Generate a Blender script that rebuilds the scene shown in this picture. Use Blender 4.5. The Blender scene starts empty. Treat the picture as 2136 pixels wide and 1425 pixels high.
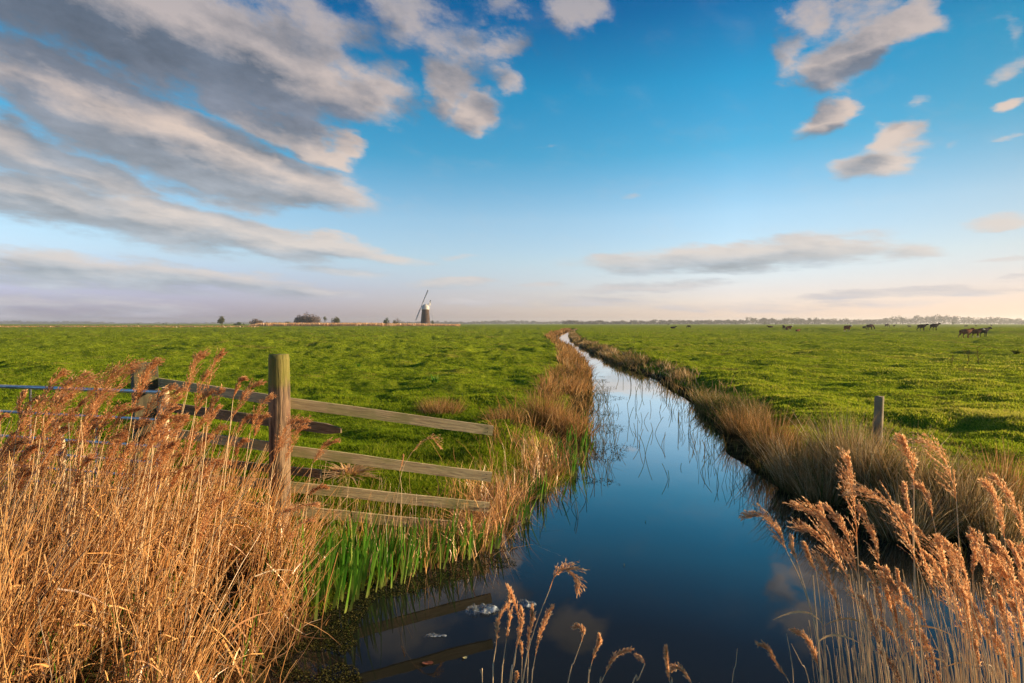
import bpy, bmesh, math, random
import numpy as np
from mathutils import Vector, Matrix
rng = np.random.default_rng(7)
random.seed(7)
R = math.radians
sc = bpy.context.scene
COL = sc.collection

# ------------------------------------------------------------------ camera
F, CX, CY, CAMZ = 1187.0, 1068.0, 712.5, 2.05
PITCH = math.atan(37.5 / F)
cam = bpy.data.cameras.new('camera'); camo = bpy.data.objects.new('camera', cam)
COL.objects.link(camo); sc.camera = camo
camo.location = (0, 0, CAMZ); camo.rotation_euler = (math.pi / 2 - PITCH, 0, 0)
cam.sensor_width = 36; cam.lens = 36 * F / 2136; cam.clip_start = 0.05; cam.clip_end = 12000
sc.view_settings.view_transform = 'Standard'; sc.view_settings.look = 'None'
sc.view_settings.exposure = 1.25; sc.view_settings.gamma = 1
sc.cycles.max_bounces = 6; sc.cycles.diffuse_bounces = 3; sc.cycles.glossy_bounces = 3
sc.cycles.transmission_bounces = 4; sc.cycles.transparent_max_bounces = 6; sc.cycles.volume_bounces = 0
sc.cycles.use_adaptive_sampling = True; sc.cycles.adaptive_threshold = 0.02
try:
    sc.cycles.use_denoising = True; sc.cycles.denoiser = 'OPENIMAGEDENOISE'
    sc.cycles.denoising_prefilter = 'ACCURATE'
except Exception: pass

def ray(px, py):
    u = (px - CX) / F; v = (CY - py) / F
    s, c = math.sin(PITCH), math.cos(PITCH)
    return Vector((u, c + v * s, -s + v * c))
def at(px, py, D):
    r = ray(px, py); r = r * (D / r.y)
    return Vector((r.x, D, CAMZ + r.z))
def gp(px, py, z=0.0):
    r = ray(px, py); t = (z - CAMZ) / r.z
    return Vector((r.x * t, r.y * t, z))

# ------------------------------------------------------------------ world and sun
SUN_AZ, SUN_EL = 86.0, 13.5
world = bpy.data.worlds.new('World'); sc.world = world; world.use_nodes = True
class NT:
    def __init__(s, t): s.t = t
    def n(s, typ, inp=None, **kw):
        x = s.t.nodes.new(typ)
        for k, v in kw.items(): setattr(x, k, v)
        for k, v in (inp or {}).items():
            if isinstance(v, bpy.types.NodeSocket): s.t.links.new(v, x.inputs[k])
            else: x.inputs[k].default_value = v
        return x
    def m(s, op, a, b=0.0, c=None, clamp=False):
        i = {0: a, 1: b}
        if c is not None: i[2] = c
        return s.n('ShaderNodeMath', i, operation=op, use_clamp=clamp).outputs[0]
    def ramp(s, fac, pts, interp='LINEAR'):
        x = s.n('ShaderNodeValToRGB', {0: fac}); x.color_ramp.interpolation = interp
        el = x.color_ramp.elements
        while len(el) < len(pts): el.new(0.5)
        for e, (p, c) in zip(el, pts):
            e.position = p; e.color = (c[0], c[1], c[2], 1) if not isinstance(c, (int, float)) else (c, c, c, 1)
        return x.outputs[0]
    def mix(s, f, a, b, typ='RGBA', blend='MIX'):
        x = s.n('ShaderNodeMix', data_type=typ)
        if typ == 'RGBA': x.blend_type = blend
        k = {'RGBA': (6, 7, 2), 'FLOAT': (2, 3, 0), 'VECTOR': (4, 5, 1)}[typ]
        for i, v in ((0, f), (k[0], a), (k[1], b)):
            if isinstance(v, bpy.types.NodeSocket): s.t.links.new(v, x.inputs[i])
            else: x.inputs[i].default_value = v if not (isinstance(v, tuple) and len(v) == 3 and typ == 'RGBA') else (*v, 1)
        return x.outputs[k[2]]
    def smooth(s, v, a, b, c=0.0, d=1.0):
        return s.n('ShaderNodeMapRange', {0: v, 1: a, 2: b, 3: c, 4: d}, interpolation_type='SMOOTHSTEP').outputs[0]

BLOBS = [  # centre, radii in photo pixels, turn, weight of every cloud of the evening sky
 (250,30,480,140,6,1.4),(470,95,450,115,14,1.35),(690,180,190,52,16,1.05),(60,0,260,70,0,1),(620,20,200,60,10,.7),
 (70,185,190,60,25,1),(210,240,300,92,24,1.3),(390,315,290,90,18,1.3),(570,368,240,54,12,1.15),(700,392,80,20,16,.6),
 (530,240,140,42,26,1.05),(640,290,120,40,28,1.1),(718,322,48,32,30,1.0),
 (50,310,210,66,20,1.05),(200,370,190,48,22,.95),(430,402,170,26,8,.8),
 (120,425,300,54,12,1.2),(330,465,260,46,10,1.2),(530,497,220,34,8,1.15),(680,515,150,26,6,1.0),(820,540,110,14,4,.7),(960,536,60,7,2,.5),
 (150,568,420,42,3,.95),(420,580,300,28,4,.85),(700,562,160,11,3,.5),(60,645,560,40,0,.7),
 (850,30,110,70,30,.75),(960,90,110,60,25,.65),(1050,95,70,45,0,.7),(930,180,70,58,40,1.0),(985,235,52,55,60,.95),(1062,168,50,30,20,.65),
 (800,140,55,32,30,.55),(1205,25,90,56,20,1.0),(1030,10,60,30,0,.5),
 (960,592,140,14,-3,.8),(640,612,140,15,0,.65),
 (1560,532,340,36,-1,1.05),(1700,524,190,32,0,.95),(1340,555,190,26,0,.8),(1905,520,90,17,0,.75),(1350,600,200,12,-3,.7),
 (1850,612,330,15,-2,.7),(1120,595,70,8,-3,.65),(1130,630,330,16,0,.5),(1600,640,400,14,0,.5),
 (1690,15,75,65,0,.85),(1870,55,95,40,5,1.05),(1800,75,80,44,-10,.9),(1660,110,60,60,10,.9),(1750,125,95,60,10,1.15),(1745,165,65,34,0,.8),(1790,15,100,36,0,.55),
 (1715,248,95,34,-25,1.05),(1775,222,46,30,0,1),(1850,292,62,36,0,1.05),(1825,336,95,38,0,1.15),(1905,205,34,15,-40,.4),(1760,140,20,20,0,.5),
 (2105,210,55,22,-10,.95),(2095,135,50,22,0,.45),(2130,60,30,60,0,.35),(2085,465,90,18,5,.85),(2110,535,70,8,0,.6),(2125,580,60,6,0,.6),
 (1305,402,30,7,0,.35),(1130,312,22,8,0,.3),(1985,308,20,7,0,.3),(2110,287,40,7,-5,.35)]
def build_world():
    t = world.node_tree; t.nodes.clear(); W = NT(t)
    g = bpy.data.node_groups.new('cloud_density', 'ShaderNodeTree')
    g.interface.new_socket('P', in_out='INPUT', socket_type='NodeSocketVector')
    g.interface.new_socket('D', in_out='OUTPUT', socket_type='NodeSocketFloat')
    G = NT(g); gi = G.n('NodeGroupInput'); go = G.n('NodeGroupOutput')
    acc = None
    for (cx, cy, rx, ry, an, wt) in BLOBS:
        r = ray(cx, cy); a = math.atan2(r.x, r.y); e = r.z / math.hypot(r.x, r.y); c = math.cos(a)
        mp = G.n('ShaderNodeMapping', {0: gi.outputs[0], 1: (a, e, 0), 2: (0, 0, -R(an)), 3: (rx * 1.35 / F * c * c, ry * 1.5 / F * c, 1)}, vector_type='TEXTURE')
        gr = G.n('ShaderNodeTexGradient', {0: mp.outputs[0]}, gradient_type='SPHERICAL')
        v = G.m('MULTIPLY', G.smooth(gr.outputs[1], 0.0, 0.85), wt * .95)
        acc = v if acc is None else G.m('SMOOTH_MAX', acc, v, 0.12)
    t_ = g; g.links.new(acc, go.inputs[0])
    geo = W.n('ShaderNodeTexCoord').outputs['Generated']
    sp = W.n('ShaderNodeSeparateXYZ', {0: geo}).outputs
    a = W.m('ARCTAN2', sp[0], sp[1])
    h = W.m('SQRT', W.m('ADD', W.m('MULTIPLY', sp[0], sp[0]), W.m('MULTIPLY', sp[1], sp[1])))
    e = W.m('DIVIDE', sp[2], W.m('MAXIMUM', h, 0.02))
    P = W.n('ShaderNodeCombineXYZ', {0: a, 1: e}).outputs[0]
    # azimuth against log elevation: heaps stay puffy high up and flatten towards the horizon
    gq = W.m('MULTIPLY', W.m('LOGARITHM', W.m('ADD', W.m('MAXIMUM', e, 0.0), 0.11), math.e), 0.85)
    S = W.n('ShaderNodeCombineXYZ', {0: a, 1: W.m('ADD', gq, W.m('MULTIPLY', a, 0.28))}).outputs[0]
    nw = W.n('ShaderNodeTexNoise', {0: S, 2: 7.0, 3: 7.0, 4: 0.58}, noise_dimensions='3D')
    off = W.n('ShaderNodeVectorMath', {0: nw.outputs[1], 1: (.5, .5, .5)}, operation='SUBTRACT').outputs[0]
    amp = W.m('ADD', W.m('MULTIPLY', e, 0.24), 0.02)
    off = W.n('ShaderNodeVectorMath', {0: off, 3: amp}, operation='SCALE').outputs[0]
    off = W.n('ShaderNodeVectorMath', {0: off, 1: (1.3, 1.0, 0)}, operation='MULTIPLY').outputs[0]
    Pw = W.n('ShaderNodeVectorMath', {0: P, 1: off}, operation='ADD').outputs[0]
    n1 = W.n('ShaderNodeTexNoise', {0: S, 2: 10.0, 3: 12.0, 4: 0.66}, noise_dimensions='3D').outputs[0]
    n2 = W.n('ShaderNodeTexNoise', {0: W.n('ShaderNodeVectorMath', {0: S, 1: (0.018, 0.035, 0)}, operation='ADD').outputs[0], 2: 10.0, 3: 12.0, 4: 0.66}, noise_dimensions='3D').outputs[0]
    gA = t.nodes.new('ShaderNodeGroup'); gA.node_tree = g; t.links.new(Pw, gA.inputs[0])
    gB = t.nodes.new('ShaderNodeGroup'); gB.node_tree = g
    sh = W.n('ShaderNodeCombineXYZ', {0: W.m('MULTIPLY', amp, 0.35), 1: W.m('MULTIPLY', amp, 0.42)}).outputs[0]
    t.links.new(W.n('ShaderNodeVectorMath', {0: Pw, 1: sh}, operation='ADD').outputs[0], gB.inputs[0])
    dA = W.m('ADD', gA.outputs[0], W.m('MULTIPLY', W.m('SUBTRACT', n1, 0.5), 1.95))
    dB = W.m('ADD', gB.outputs[0], W.m('MULTIPLY', W.m('SUBTRACT', n2, 0.5), 1.95))
    alpha = W.smooth(dA, 0.05, 0.85)
    alpha = W.m('MULTIPLY', alpha, 0.96)
    alpha = W.m('MULTIPLY', alpha, W.smooth(gA.outputs[0], 0.0, 0.38))
    lit = W.m('ADD', W.m('MULTIPLY', W.m('SUBTRACT', gA.outputs[0], gB.outputs[0]), 1.15), W.m('MULTIPLY', W.m('SUBTRACT', n1, n2), 1.3))
    lit = W.m('ADD', lit, W.m('MULTIPLY', W.m('SUBTRACT', nw.outputs[0], .52), 0.9))
    thin = W.m('MULTIPLY', W.smooth(dA, 0.15, 1.20, 0.80, -0.06), W.smooth(e, 0.02, 0.16, 0.35, 1.0))
    lit = W.m('ADD', lit, thin, clamp=True)
    shade = W.ramp(e, [(0.0, (.235, .225, .275)), (0.07, (.235, .265, .29)), (0.18, (.185, .20, .22)), (0.33, (.105, .115, .142)), (0.52, (.042, .062, .092))])
    bright = W.ramp(e, [(0.0, (.33, .30, .31)), (0.10, (.37, .345, .325)), (0.30, (.38, .305, .26)), (0.55, (.21, .20, .215))])
    shade = W.n('ShaderNodeVectorMath', {0: shade, 3: W.m('ADD', W.m('MULTIPLY', n1, .75), W.m('MULTIPLY', nw.outputs[0], .75))}, operation='SCALE').outputs[0]
    shade = W.n('ShaderNodeVectorMath', {0: shade, 3: 1.33}, operation='SCALE').outputs[0]
    ccol = W.mix(lit, shade, bright)
    sky = W.n('ShaderNodeTexSky', sky_type='NISHITA', sun_disc=False, sun_elevation=R(SUN_EL), sun_rotation=R(SUN_AZ), air_density=1.0, dust_density=1.0, ozone_density=2.0)
    skc = W.n('ShaderNodeVectorMath', {0: sky.outputs[0], 3: 0.1}, operation='SCALE').outputs[0]
    # the deep polarised blue of the evening sky against elevation (tan), then a softer glow towards the sun
    k = 1 / 1.6
    corr = W.ramp(e, [(0.0, (1.20*k, 1.06*k, 1.50*k)), (0.055, (1.10*k, .96*k, 1.22*k)), (0.105, (1.12*k, 1.07*k, 1.17*k)), (0.18, (.98*k, 1.10*k, 1.16*k)),
                      (0.29, (.29*k, .92*k, 1.05*k)), (0.40, (.09*k, .82*k, 1.02*k)), (0.53, (.01*k, .46*k, .76*k)), (0.8, (.10*k, .42*k, .66*k))])
    az = W.m('ABSOLUTE', W.m('SUBTRACT', a, R(SUN_AZ)))
    af = W.ramp(W.m('DIVIDE', az, math.pi), [(0.0, .30), (0.12, .40), (0.24, .60), (0.36, 1.0)])
    lf = W.m('MULTIPLY', W.smooth(az, R(75), R(125)), W.smooth(e, 0.14, 0.0))
    lcol = W.mix(lf, (1, 1, 1), (.58, .62, .92))
    c = W.n('ShaderNodeVectorMath', {0: skc, 1: corr}, operation='MULTIPLY').outputs[0]
    c = W.n('ShaderNodeVectorMath', {0: c, 1: af}, operation='MULTIPLY').outputs[0]
    c = W.n('ShaderNodeVectorMath', {0: c, 1: lcol}, operation='MULTIPLY').outputs[0]
    c = W.n('ShaderNodeVectorMath', {0: c, 3: 1.6}, operation='SCALE').outputs[0]
    fin = W.mix(alpha, c, ccol)
    fin = W.n('ShaderNodeVectorMath', {0: fin, 3: 8.3}, operation='SCALE').outputs[0]
    bg = W.n('ShaderNodeBackground', {0: fin, 1: 0.1})
    W.n('ShaderNodeOutputWorld', {0: bg.outputs[0]})
build_world()
world.cycles.sampling_method = 'MANUAL'; world.cycles.sample_map_resolution = 512
sun = bpy.data.lights.new('sun', 'SUN'); sun.energy = 5.0; sun.angle = R(0.6); sun.color = (1.0, 0.74, 0.44)
suno = bpy.data.objects.new('sun', sun); COL.objects.link(suno)
sd = Vector((math.sin(R(SUN_AZ)) * math.cos(R(SUN_EL)), math.cos(R(SUN_AZ)) * math.cos(R(SUN_EL)), math.sin(R(SUN_EL))))
suno.rotation_euler = sd.to_track_quat('Z', 'Y').to_euler(); suno.location = sd * 50

# ------------------------------------------------------------------ helpers
def tag(o, label=None, cat=None, group=None, kind=None):
    if label: o['label'] = label
    if cat: o['category'] = cat
    if group: o['group'] = group
    if kind: o['kind'] = kind
    return o
def link(o, parent=None):
    COL.objects.link(o)
    if parent: o.parent = parent
    return o
def empty(name, loc=(0, 0, 0), rz=0.0):
    o = bpy.data.objects.new(name, None); o.empty_display_size = .1
    o.location = loc; o.rotation_euler = (0, 0, rz); return link(o)
def mesh_np(name, V, faces, mat=None, parent=None, attrs=None, smooth=False):
    """V (n,3); faces = list of index arrays (m,3)/(k,4)"""
    me = bpy.data.meshes.new(name); V = np.asarray(V, dtype=np.float32)
    me.vertices.add(len(V)); me.vertices.foreach_set('co', V.ravel())
    faces = [np.asarray(f, dtype=np.int32) for f in faces if len(f)]
    nl = sum(f.size for f in faces); npoly = sum(len(f) for f in faces)
    me.loops.add(nl); me.polygons.add(npoly)
    me.loops.foreach_set('vertex_index', np.concatenate([f.ravel() for f in faces]))
    tot = np.concatenate([np.full(len(f), f.shape[1], dtype=np.int32) for f in faces])
    st = np.concatenate([[0], np.cumsum(tot)[:-1]]).astype(np.int32)
    me.polygons.foreach_set('loop_start', st); me.polygons.foreach_set('loop_total', tot)
    if smooth: me.polygons.foreach_set('use_smooth', np.ones(npoly, dtype=bool))
    for k, v in (attrs or {}).items():
        v = np.asarray(v, dtype=np.float32)
        at_ = me.attributes.new(k, 'FLOAT', 'POINT'); at_.data.foreach_set('value', v)
    me.update(calc_edges=True); me.validate(clean_customdata=False)
    if mat: me.materials.append(mat)
    return link(bpy.data.objects.new(name, me), parent)
def cat_parts(parts):
    Vs, fs, ats, n = [], [], {}, 0
    for V, F_, A in parts:
        Vs.append(V)
        for f in F_: fs.append(np.asarray(f) + n)
        for k, v in A.items(): ats.setdefault(k, []).append(v)
        n += len(V)
    return np.concatenate(Vs), fs, {k: np.concatenate(v) for k, v in ats.items()}
def strips(P, Wd, side, rnd):
    """ribbons: P (n,k,3), Wd (n,k) half widths, side (n,3)"""
    n, k, _ = P.shape
    s = side[:, None, :] * Wd[:, :, None]
    V = np.stack([P - s, P + s], axis=2).reshape(-1, 3)
    i = (np.arange(n) * k * 2)[:, None] + (np.arange(k - 1) * 2)[None, :]
    i = i.ravel(); Fq = np.stack([i, i + 1, i + 3, i + 2], 1)
    return V, [Fq], {'rnd': np.repeat(rnd, k * 2), 'hgt': np.tile(np.repeat(np.linspace(0, 1, k), 2), n)}
def blades(B, H, Wd, lean, bend, az, rnd, k=3, fs=None):
    """curved blades rooted at B (n,3); lean (n,2) horizontal lean per unit height; bend extra"""
    n = len(B); t = np.linspace(0, 1, k)
    P = np.zeros((n, k, 3))
    ln = lean[:, None, :] * t[None, :, None] + bend[:, None, :] * (t ** 2)[None, :, None]
    drop = 1 - 0.35 * np.clip(np.linalg.norm(bend, axis=1), 0, 1.5)[:, None] * t[None, :] ** 2
    P[:, :, :2] = B[:, None, :2] + ln * H[:, None, None]
    P[:, :, 2] = B[:, None, 2] + H[:, None] * t[None, :] * drop
    w = Wd[:, None] * (1 - t[None, :] ** 2 * 0.85)
    side = np.stack([np.cos(az), np.sin(az), np.zeros(n)], 1)
    return strips(P, w, side, rnd)
def tubes(P, Rr, rnd, ns=3):
    """P (n,k,3), Rr (n,k)"""
    n, k, _ = P.shape
    T = np.gradient(P, axis=1); T /= np.linalg.norm(T, axis=2, keepdims=True) + 1e-9
    ref = np.where(np.abs(T[:, :1, 2:3]) > .9, np.array([1., 0, 0]), np.array([0, 0, 1.]))
    a = np.cross(T, np.broadcast_to(ref, T.shape)); a /= np.linalg.norm(a, axis=2, keepdims=True) + 1e-9
    b = np.cross(T, a)
    ang = np.arange(ns) / ns * 2 * np.pi
    V = P[:, :, None, :] + Rr[:, :, None, None] * (a[:, :, None, :] * np.cos(ang)[None, None, :, None] + b[:, :, None, :] * np.sin(ang)[None, None, :, None])
    i0 = (np.arange(n)[:, None, None] * k + np.arange(k - 1)[None, :, None]) * ns
    j = np.arange(ns)[None, None, :]; j2 = (j + 1) % ns
    Fq = np.stack([i0 + j, i0 + j2, i0 + ns + j2, i0 + ns + j], -1).reshape(-1, 4)
    return V.reshape(-1, 3), [Fq], {'rnd': np.repeat(rnd, k * ns), 'hgt': np.tile(np.repeat(np.linspace(0, 1, k), ns), n)}
_perm = np.random.default_rng(3).random((512, 512)).astype(np.float32)
def vnoise(x, y):
    xi = np.floor(x).astype(int); yi = np.floor(y).astype(int); fx = x - xi; fy = y - yi
    fx = fx * fx * (3 - 2 * fx); fy = fy * fy * (3 - 2 * fy)
    g = lambda i, j: _perm[i & 511, j & 511]
    return (g(xi, yi) * (1 - fx) + g(xi + 1, yi) * fx) * (1 - fy) + (g(xi, yi + 1) * (1 - fx) + g(xi + 1, yi + 1) * fx) * fy
def fbm(x, y, o=3):
    s = 0; a = 1.0; tot = 0
    for i in range(o):
        s = s + a * vnoise(x * 2 ** i + 17.3 * i, y * 2 ** i + 5.1 * i); tot += a; a *= .5
    return s / tot
def sstep(x, a, b):
    t = np.clip((x - a) / (b - a), 0, 1); return t * t * (3 - 2 * t)
def catmull(pts, m):
    p = np.array(pts, float); p = np.vstack([2 * p[0] - p[1], p, 2 * p[-1] - p[-2]])
    out = []
    for s in np.linspace(0, len(pts) - 1, m):
        i = min(int(s), len(pts) - 2); t = s - i
        a, b, c, d = p[i:i + 4]
        out.append(.5 * ((2 * b) + (-a + c) * t + (2 * a - 5 * b + 4 * c - d) * t * t + (-a + 3 * b - 3 * c + d) * t ** 3))
    return np.array(out)

# ------------------------------------------------------------------ materials
def mat_new(name):
    m = bpy.data.materials.new(name); m.use_nodes = True; m.node_tree.nodes.clear(); return m, NT(m.node_tree)
def leafy(name, cols, trans=0.35, hcol=None, hr=(0.0, 0.5), rough=None):
    """foliage: colour by the blade's own random value; optional base colour of the blade's foot"""
    m, N = mat_new(name)
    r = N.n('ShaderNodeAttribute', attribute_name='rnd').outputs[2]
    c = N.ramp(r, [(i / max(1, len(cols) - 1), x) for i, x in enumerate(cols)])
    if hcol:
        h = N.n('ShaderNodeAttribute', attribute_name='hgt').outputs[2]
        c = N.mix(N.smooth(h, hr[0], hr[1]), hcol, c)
    d = N.n('ShaderNodeBsdfDiffuse', {0: c}).outputs[0]
    tr = N.n('ShaderNodeBsdfTranslucent', {0: c}).outputs[0]
    s = N.n('ShaderNodeMixShader', {0: trans, 1: d, 2: tr}).outputs[0]
    if rough:
        s = N.n('ShaderNodeMixShader', {0: 0.06, 1: s, 2: N.n('ShaderNodeBsdfGlossy', {0: (1, 1, 1, 1), 1: rough}).outputs[0]}).outputs[0]
    N.n('ShaderNodeOutputMaterial', {0: s}); return m
def surf(name, c1, c2, scale=8.0, rough=0.8, bump=0.0, stretch=(1, 1, 1), metallic=0.0, detail=5.0, c3=None, s3=2.0, coord='Object', thr=(.35, .65)):
    m, N = mat_new(name)
    tc = N.n('ShaderNodeTexCoord').outputs[coord]
    v = N.n('ShaderNodeMapping', {0: tc, 3: stretch}).outputs[0]
    n = N.n('ShaderNodeTexNoise', {0: v, 2: scale, 3: detail, 4: .6}).outputs[0]
    c = N.mix(N.smooth(n, thr[0], thr[1]), c1, c2)
    if c3:
        n3 = N.n('ShaderNodeTexNoise', {0: tc, 2: s3, 3: 4.0, 4: .6}).outputs[0]
        c = N.mix(N.smooth(n3, .52, .66), c, c3)
    b = N.n('ShaderNodeBsdfPrincipled', {'Base Color': c, 'Roughness': rough, 'Metallic': metallic})
    if bump:
        N.t.links.new(N.n('ShaderNodeBump', {'Strength': bump, 'Distance': .02, 'Height': n}).outputs[0], b.inputs['Normal'])
    N.n('ShaderNodeOutputMaterial', {0: b.outputs[0]}); return m
M = {}
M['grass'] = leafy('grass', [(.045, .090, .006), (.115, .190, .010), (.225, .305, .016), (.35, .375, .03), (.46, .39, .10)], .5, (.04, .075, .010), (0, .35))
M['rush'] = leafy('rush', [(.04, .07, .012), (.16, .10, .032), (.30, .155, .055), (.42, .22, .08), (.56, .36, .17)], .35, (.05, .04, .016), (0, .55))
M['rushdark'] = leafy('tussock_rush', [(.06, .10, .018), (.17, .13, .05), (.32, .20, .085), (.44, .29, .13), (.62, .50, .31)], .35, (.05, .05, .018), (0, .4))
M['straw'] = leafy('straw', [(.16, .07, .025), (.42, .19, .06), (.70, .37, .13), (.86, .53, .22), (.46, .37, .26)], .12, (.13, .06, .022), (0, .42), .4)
M['stem'] = leafy('reed_stem', [(.58, .40, .22), (.72, .53, .31), (.64, .46, .26)], .1, None, (0, 1), .35)
M['plume'] = leafy('reed_plume', [(.66, .34, .15), (.80, .46, .22), (.87, .57, .31), (.92, .70, .44)], .5)
M['plumebrown'] = leafy('brown_reed_plume', [(.42, .18, .07), (.60, .29, .12), (.76, .42, .19), (.86, .56, .30)], .45)
M['dryleaf'] = leafy('dry_leaf', [(.55, .32, .13), (.66, .45, .24)], .35)
M['iris'] = leafy('iris_leaf', [(.035, .13, .012), (.07, .20, .018), (.13, .26, .03), (.22, .30, .06)], .40, (.24, .27, .07), (0, .35))
M['weed'] = leafy('duckweed', [(.012, .013, .005), (.030, .032, .010), (.05, .052, .016), (.10, .085, .03)], .2)
M['wood'] = surf('weathered_wood', (.12, .095, .06), (.24, .19, .12), 6, .85, .35, (1, 1, 1), c3=(.15, .17, .06), s3=3.0)
M['darkwood'] = surf('dark_wood', (.055, .04, .028), (.13, .095, .06), 7, .9, .35)
M['galv'] = surf('galvanised_tube', (.36, .40, .46), (.52, .56, .62), 14, .42, .05, metallic=.75)
M['twine'] = surf('blue_twine', (.03, .06, .22), (.08, .12, .35), 40, .8)
M['palewood'] = surf('pale_stake_wood', (.48, .36, .20), (.66, .52, .33), 18, .8, .3, (1, 1, .15))
def mat_post():
    m, N = mat_new('post_wood')
    tc = N.n('ShaderNodeTexCoord').outputs['Object']
    gr = N.n('ShaderNodeTexNoise', {0: N.n('ShaderNodeMapping', {0: tc, 3: (1, 1, .10)}).outputs[0], 2: 34.0, 3: 6.0, 4: .65}).outputs[0]
    pt = N.n('ShaderNodeTexNoise', {0: N.n('ShaderNodeMapping', {0: tc, 3: (1, 1, .35)}).outputs[0], 2: 7.0, 3: 4.0}).outputs[0]
    c = N.mix(N.smooth(gr, .36, .62), (.035, .022, .013), (.23, .15, .085))
    c = N.mix(N.smooth(pt, .50, .66), c, (.12, .065, .04))
    z = N.n('ShaderNodeSeparateXYZ', {0: tc}).outputs
    edge = N.m('ADD', N.m('MULTIPLY', pt, .55), z[2])
    moss = N.smooth(edge, 1.54, 1.66)
    c = N.mix(N.m('MULTIPLY', moss, .75), c, (.15, .145, .018))
    b = N.n('ShaderNodeBsdfPrincipled', {'Base Color': c, 'Roughness': .9})
    N.t.links.new(N.n('ShaderNodeBump', {'Strength': .8, 'Distance': .02, 'Height': gr}).outputs[0], b.inputs['Normal'])
    N.n('ShaderNodeOutputMaterial', {0: b.outputs[0]}); return m
M['post'] = mat_post()
M['mosspost'] = surf('mossy_post_wood', (.035, .032, .018), (.09, .075, .04), 12, .92, .5, (1, 1, .2), c3=(.22, .21, .03), s3=5.0)

# ------------------------------------------------------------------ water outline (metres, from the water line seen in the photograph)
LEFT = [(1192,688),(1174,694),(1161,701),(1156,707),(1174,719),(1192,732),(1207,745),(1219,762),(1224,782),(1227,820),(1228,857),(1222,905),(1216,950),(1170,1005),(1100,1050),(1050,1100),(1015,1150),(930,1168),(840,1198),(730,1240),(655,1290),(600,1345),(560,1410)]
RIGHT = [(1197,688.6),(1188,694.5),(1187,701),(1190,707),(1202,719),(1220,728),(1241,739),(1267,752),(1301,767),(1333,780),(1365,792),(1389,809),(1410,820),(1436,831),(1451,844),(1475,870),(1500,905),(1525,945),(1575,985),(1640,1030),(1700,1070),(1780,1100),(1880,1122),(2000,1137),(2136,1145)]
Lw = [gp(*p).to_2d() for p in LEFT]; Rw = [gp(*p).to_2d() for p in RIGHT]
far = [Vector((22, 215)), Vector((21, 215))]
poly = [v for v in reversed(Lw)] + [Vector((19.5, 205)), Vector((20.6, 205))] + Rw + [Vector((7.5, 5.6)), Vector((13, 6.2)), Vector((13, 3.2)), Vector((6, 2.45)), Vector((2.2, 2.25)), Vector((.3, 2.35)), Vector((-1.0, 2.55))]
poly = np.array([[v.x, v.y] for v in poly])
def water_sdf(x, y):
    """signed distance to the water's edge, + on land"""
    p = np.stack([x.ravel(), y.ravel()], 1); best = np.full(len(p), 1e9); inside = np.zeros(len(p), bool)
    for i in range(len(poly)):
        a = poly[i]; b = poly[(i + 1) % len(poly)]; ab = b - a
        t = np.clip(((p - a) @ ab) / (ab @ ab), 0, 1)
        d = np.hypot(p[:, 0] - a[0] - t * ab[0], p[:, 1] - a[1] - t * ab[1]); best = np.minimum(best, d)
        c = ((a[1] > p[:, 1]) != (b[1] > p[:, 1]))
        if abs(ab[1]) > 1e-9: inside ^= c & (p[:, 0] < ab[0] * (p[:, 1] - a[1]) / ab[1] + a[0])
    return np.where(inside, -best, best).reshape(x.shape)
def ground(x, y, full=False):
    x = np.asarray(x, float); y = np.asarray(y, float)
    wob = (fbm(x * .9, y * .9, 2) - .5) * .25
    d = water_sdf(x, y) + wob * np.clip(np.hypot(x, y) / 10, .3, 1)
    hum = (fbm(x * .62 + 3, y * .9, 4) - .5)
    amp = 0.52 * (1 - .35 * sstep(x, 2, 20))
    big = (fbm(x * .20 + 31, y * .27 + 8, 3) - .5) * .58 * sstep(np.hypot(x, y), 14, 45)
    fine = (fbm(x * 2.6, y * 2.6, 2) - .5) * .06
    fld = .36 + (fbm(x * .07 + 9, y * .07, 2) - .5) * .22 + hum * amp + fine + big
    # shallow scarp across the right hand pasture, and a furrow across the left one
    xr = 83 - (y - 92) * .16
    fld = fld + .42 * sstep(x - xr, -3, 3) * sstep(y, 60, 85) * (1 - sstep(y, 160, 200))
    fld = fld - .22 * np.exp(-((y - 74 - x * .05) / 1.6) ** 2) * (1 - sstep(x, 0, 8))
    far_ = sstep(np.hypot(x, y), 250, 600); fld = fld * (1 - far_) + (.36) * far_
    wd = 1.1 + .5 * sstep(y, 5, 14)
    # near bank below the camera and the reed bed on the left stay low
    low = (1 - sstep(y, 4.9, 6.6)) * (1 - sstep(x, 4, 7))
    fld = fld * (1 - low) + (.16 - .11 * sstep(x, -1.6, -1.1) + fine * .5 + .2 * (1 - sstep(y, 0.5, 2.2))) * low
    z = np.where(d > 0, fld * sstep(d, -.02, wd) + .012, np.maximum(-.5, d * .55))
    fl = (x < 0) & (y > 4) & (y < 9)
    if full: return z, d, hum
    return z
def gz(x, y): return float(ground(np.array([x]), np.array([y]))[0])

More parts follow.
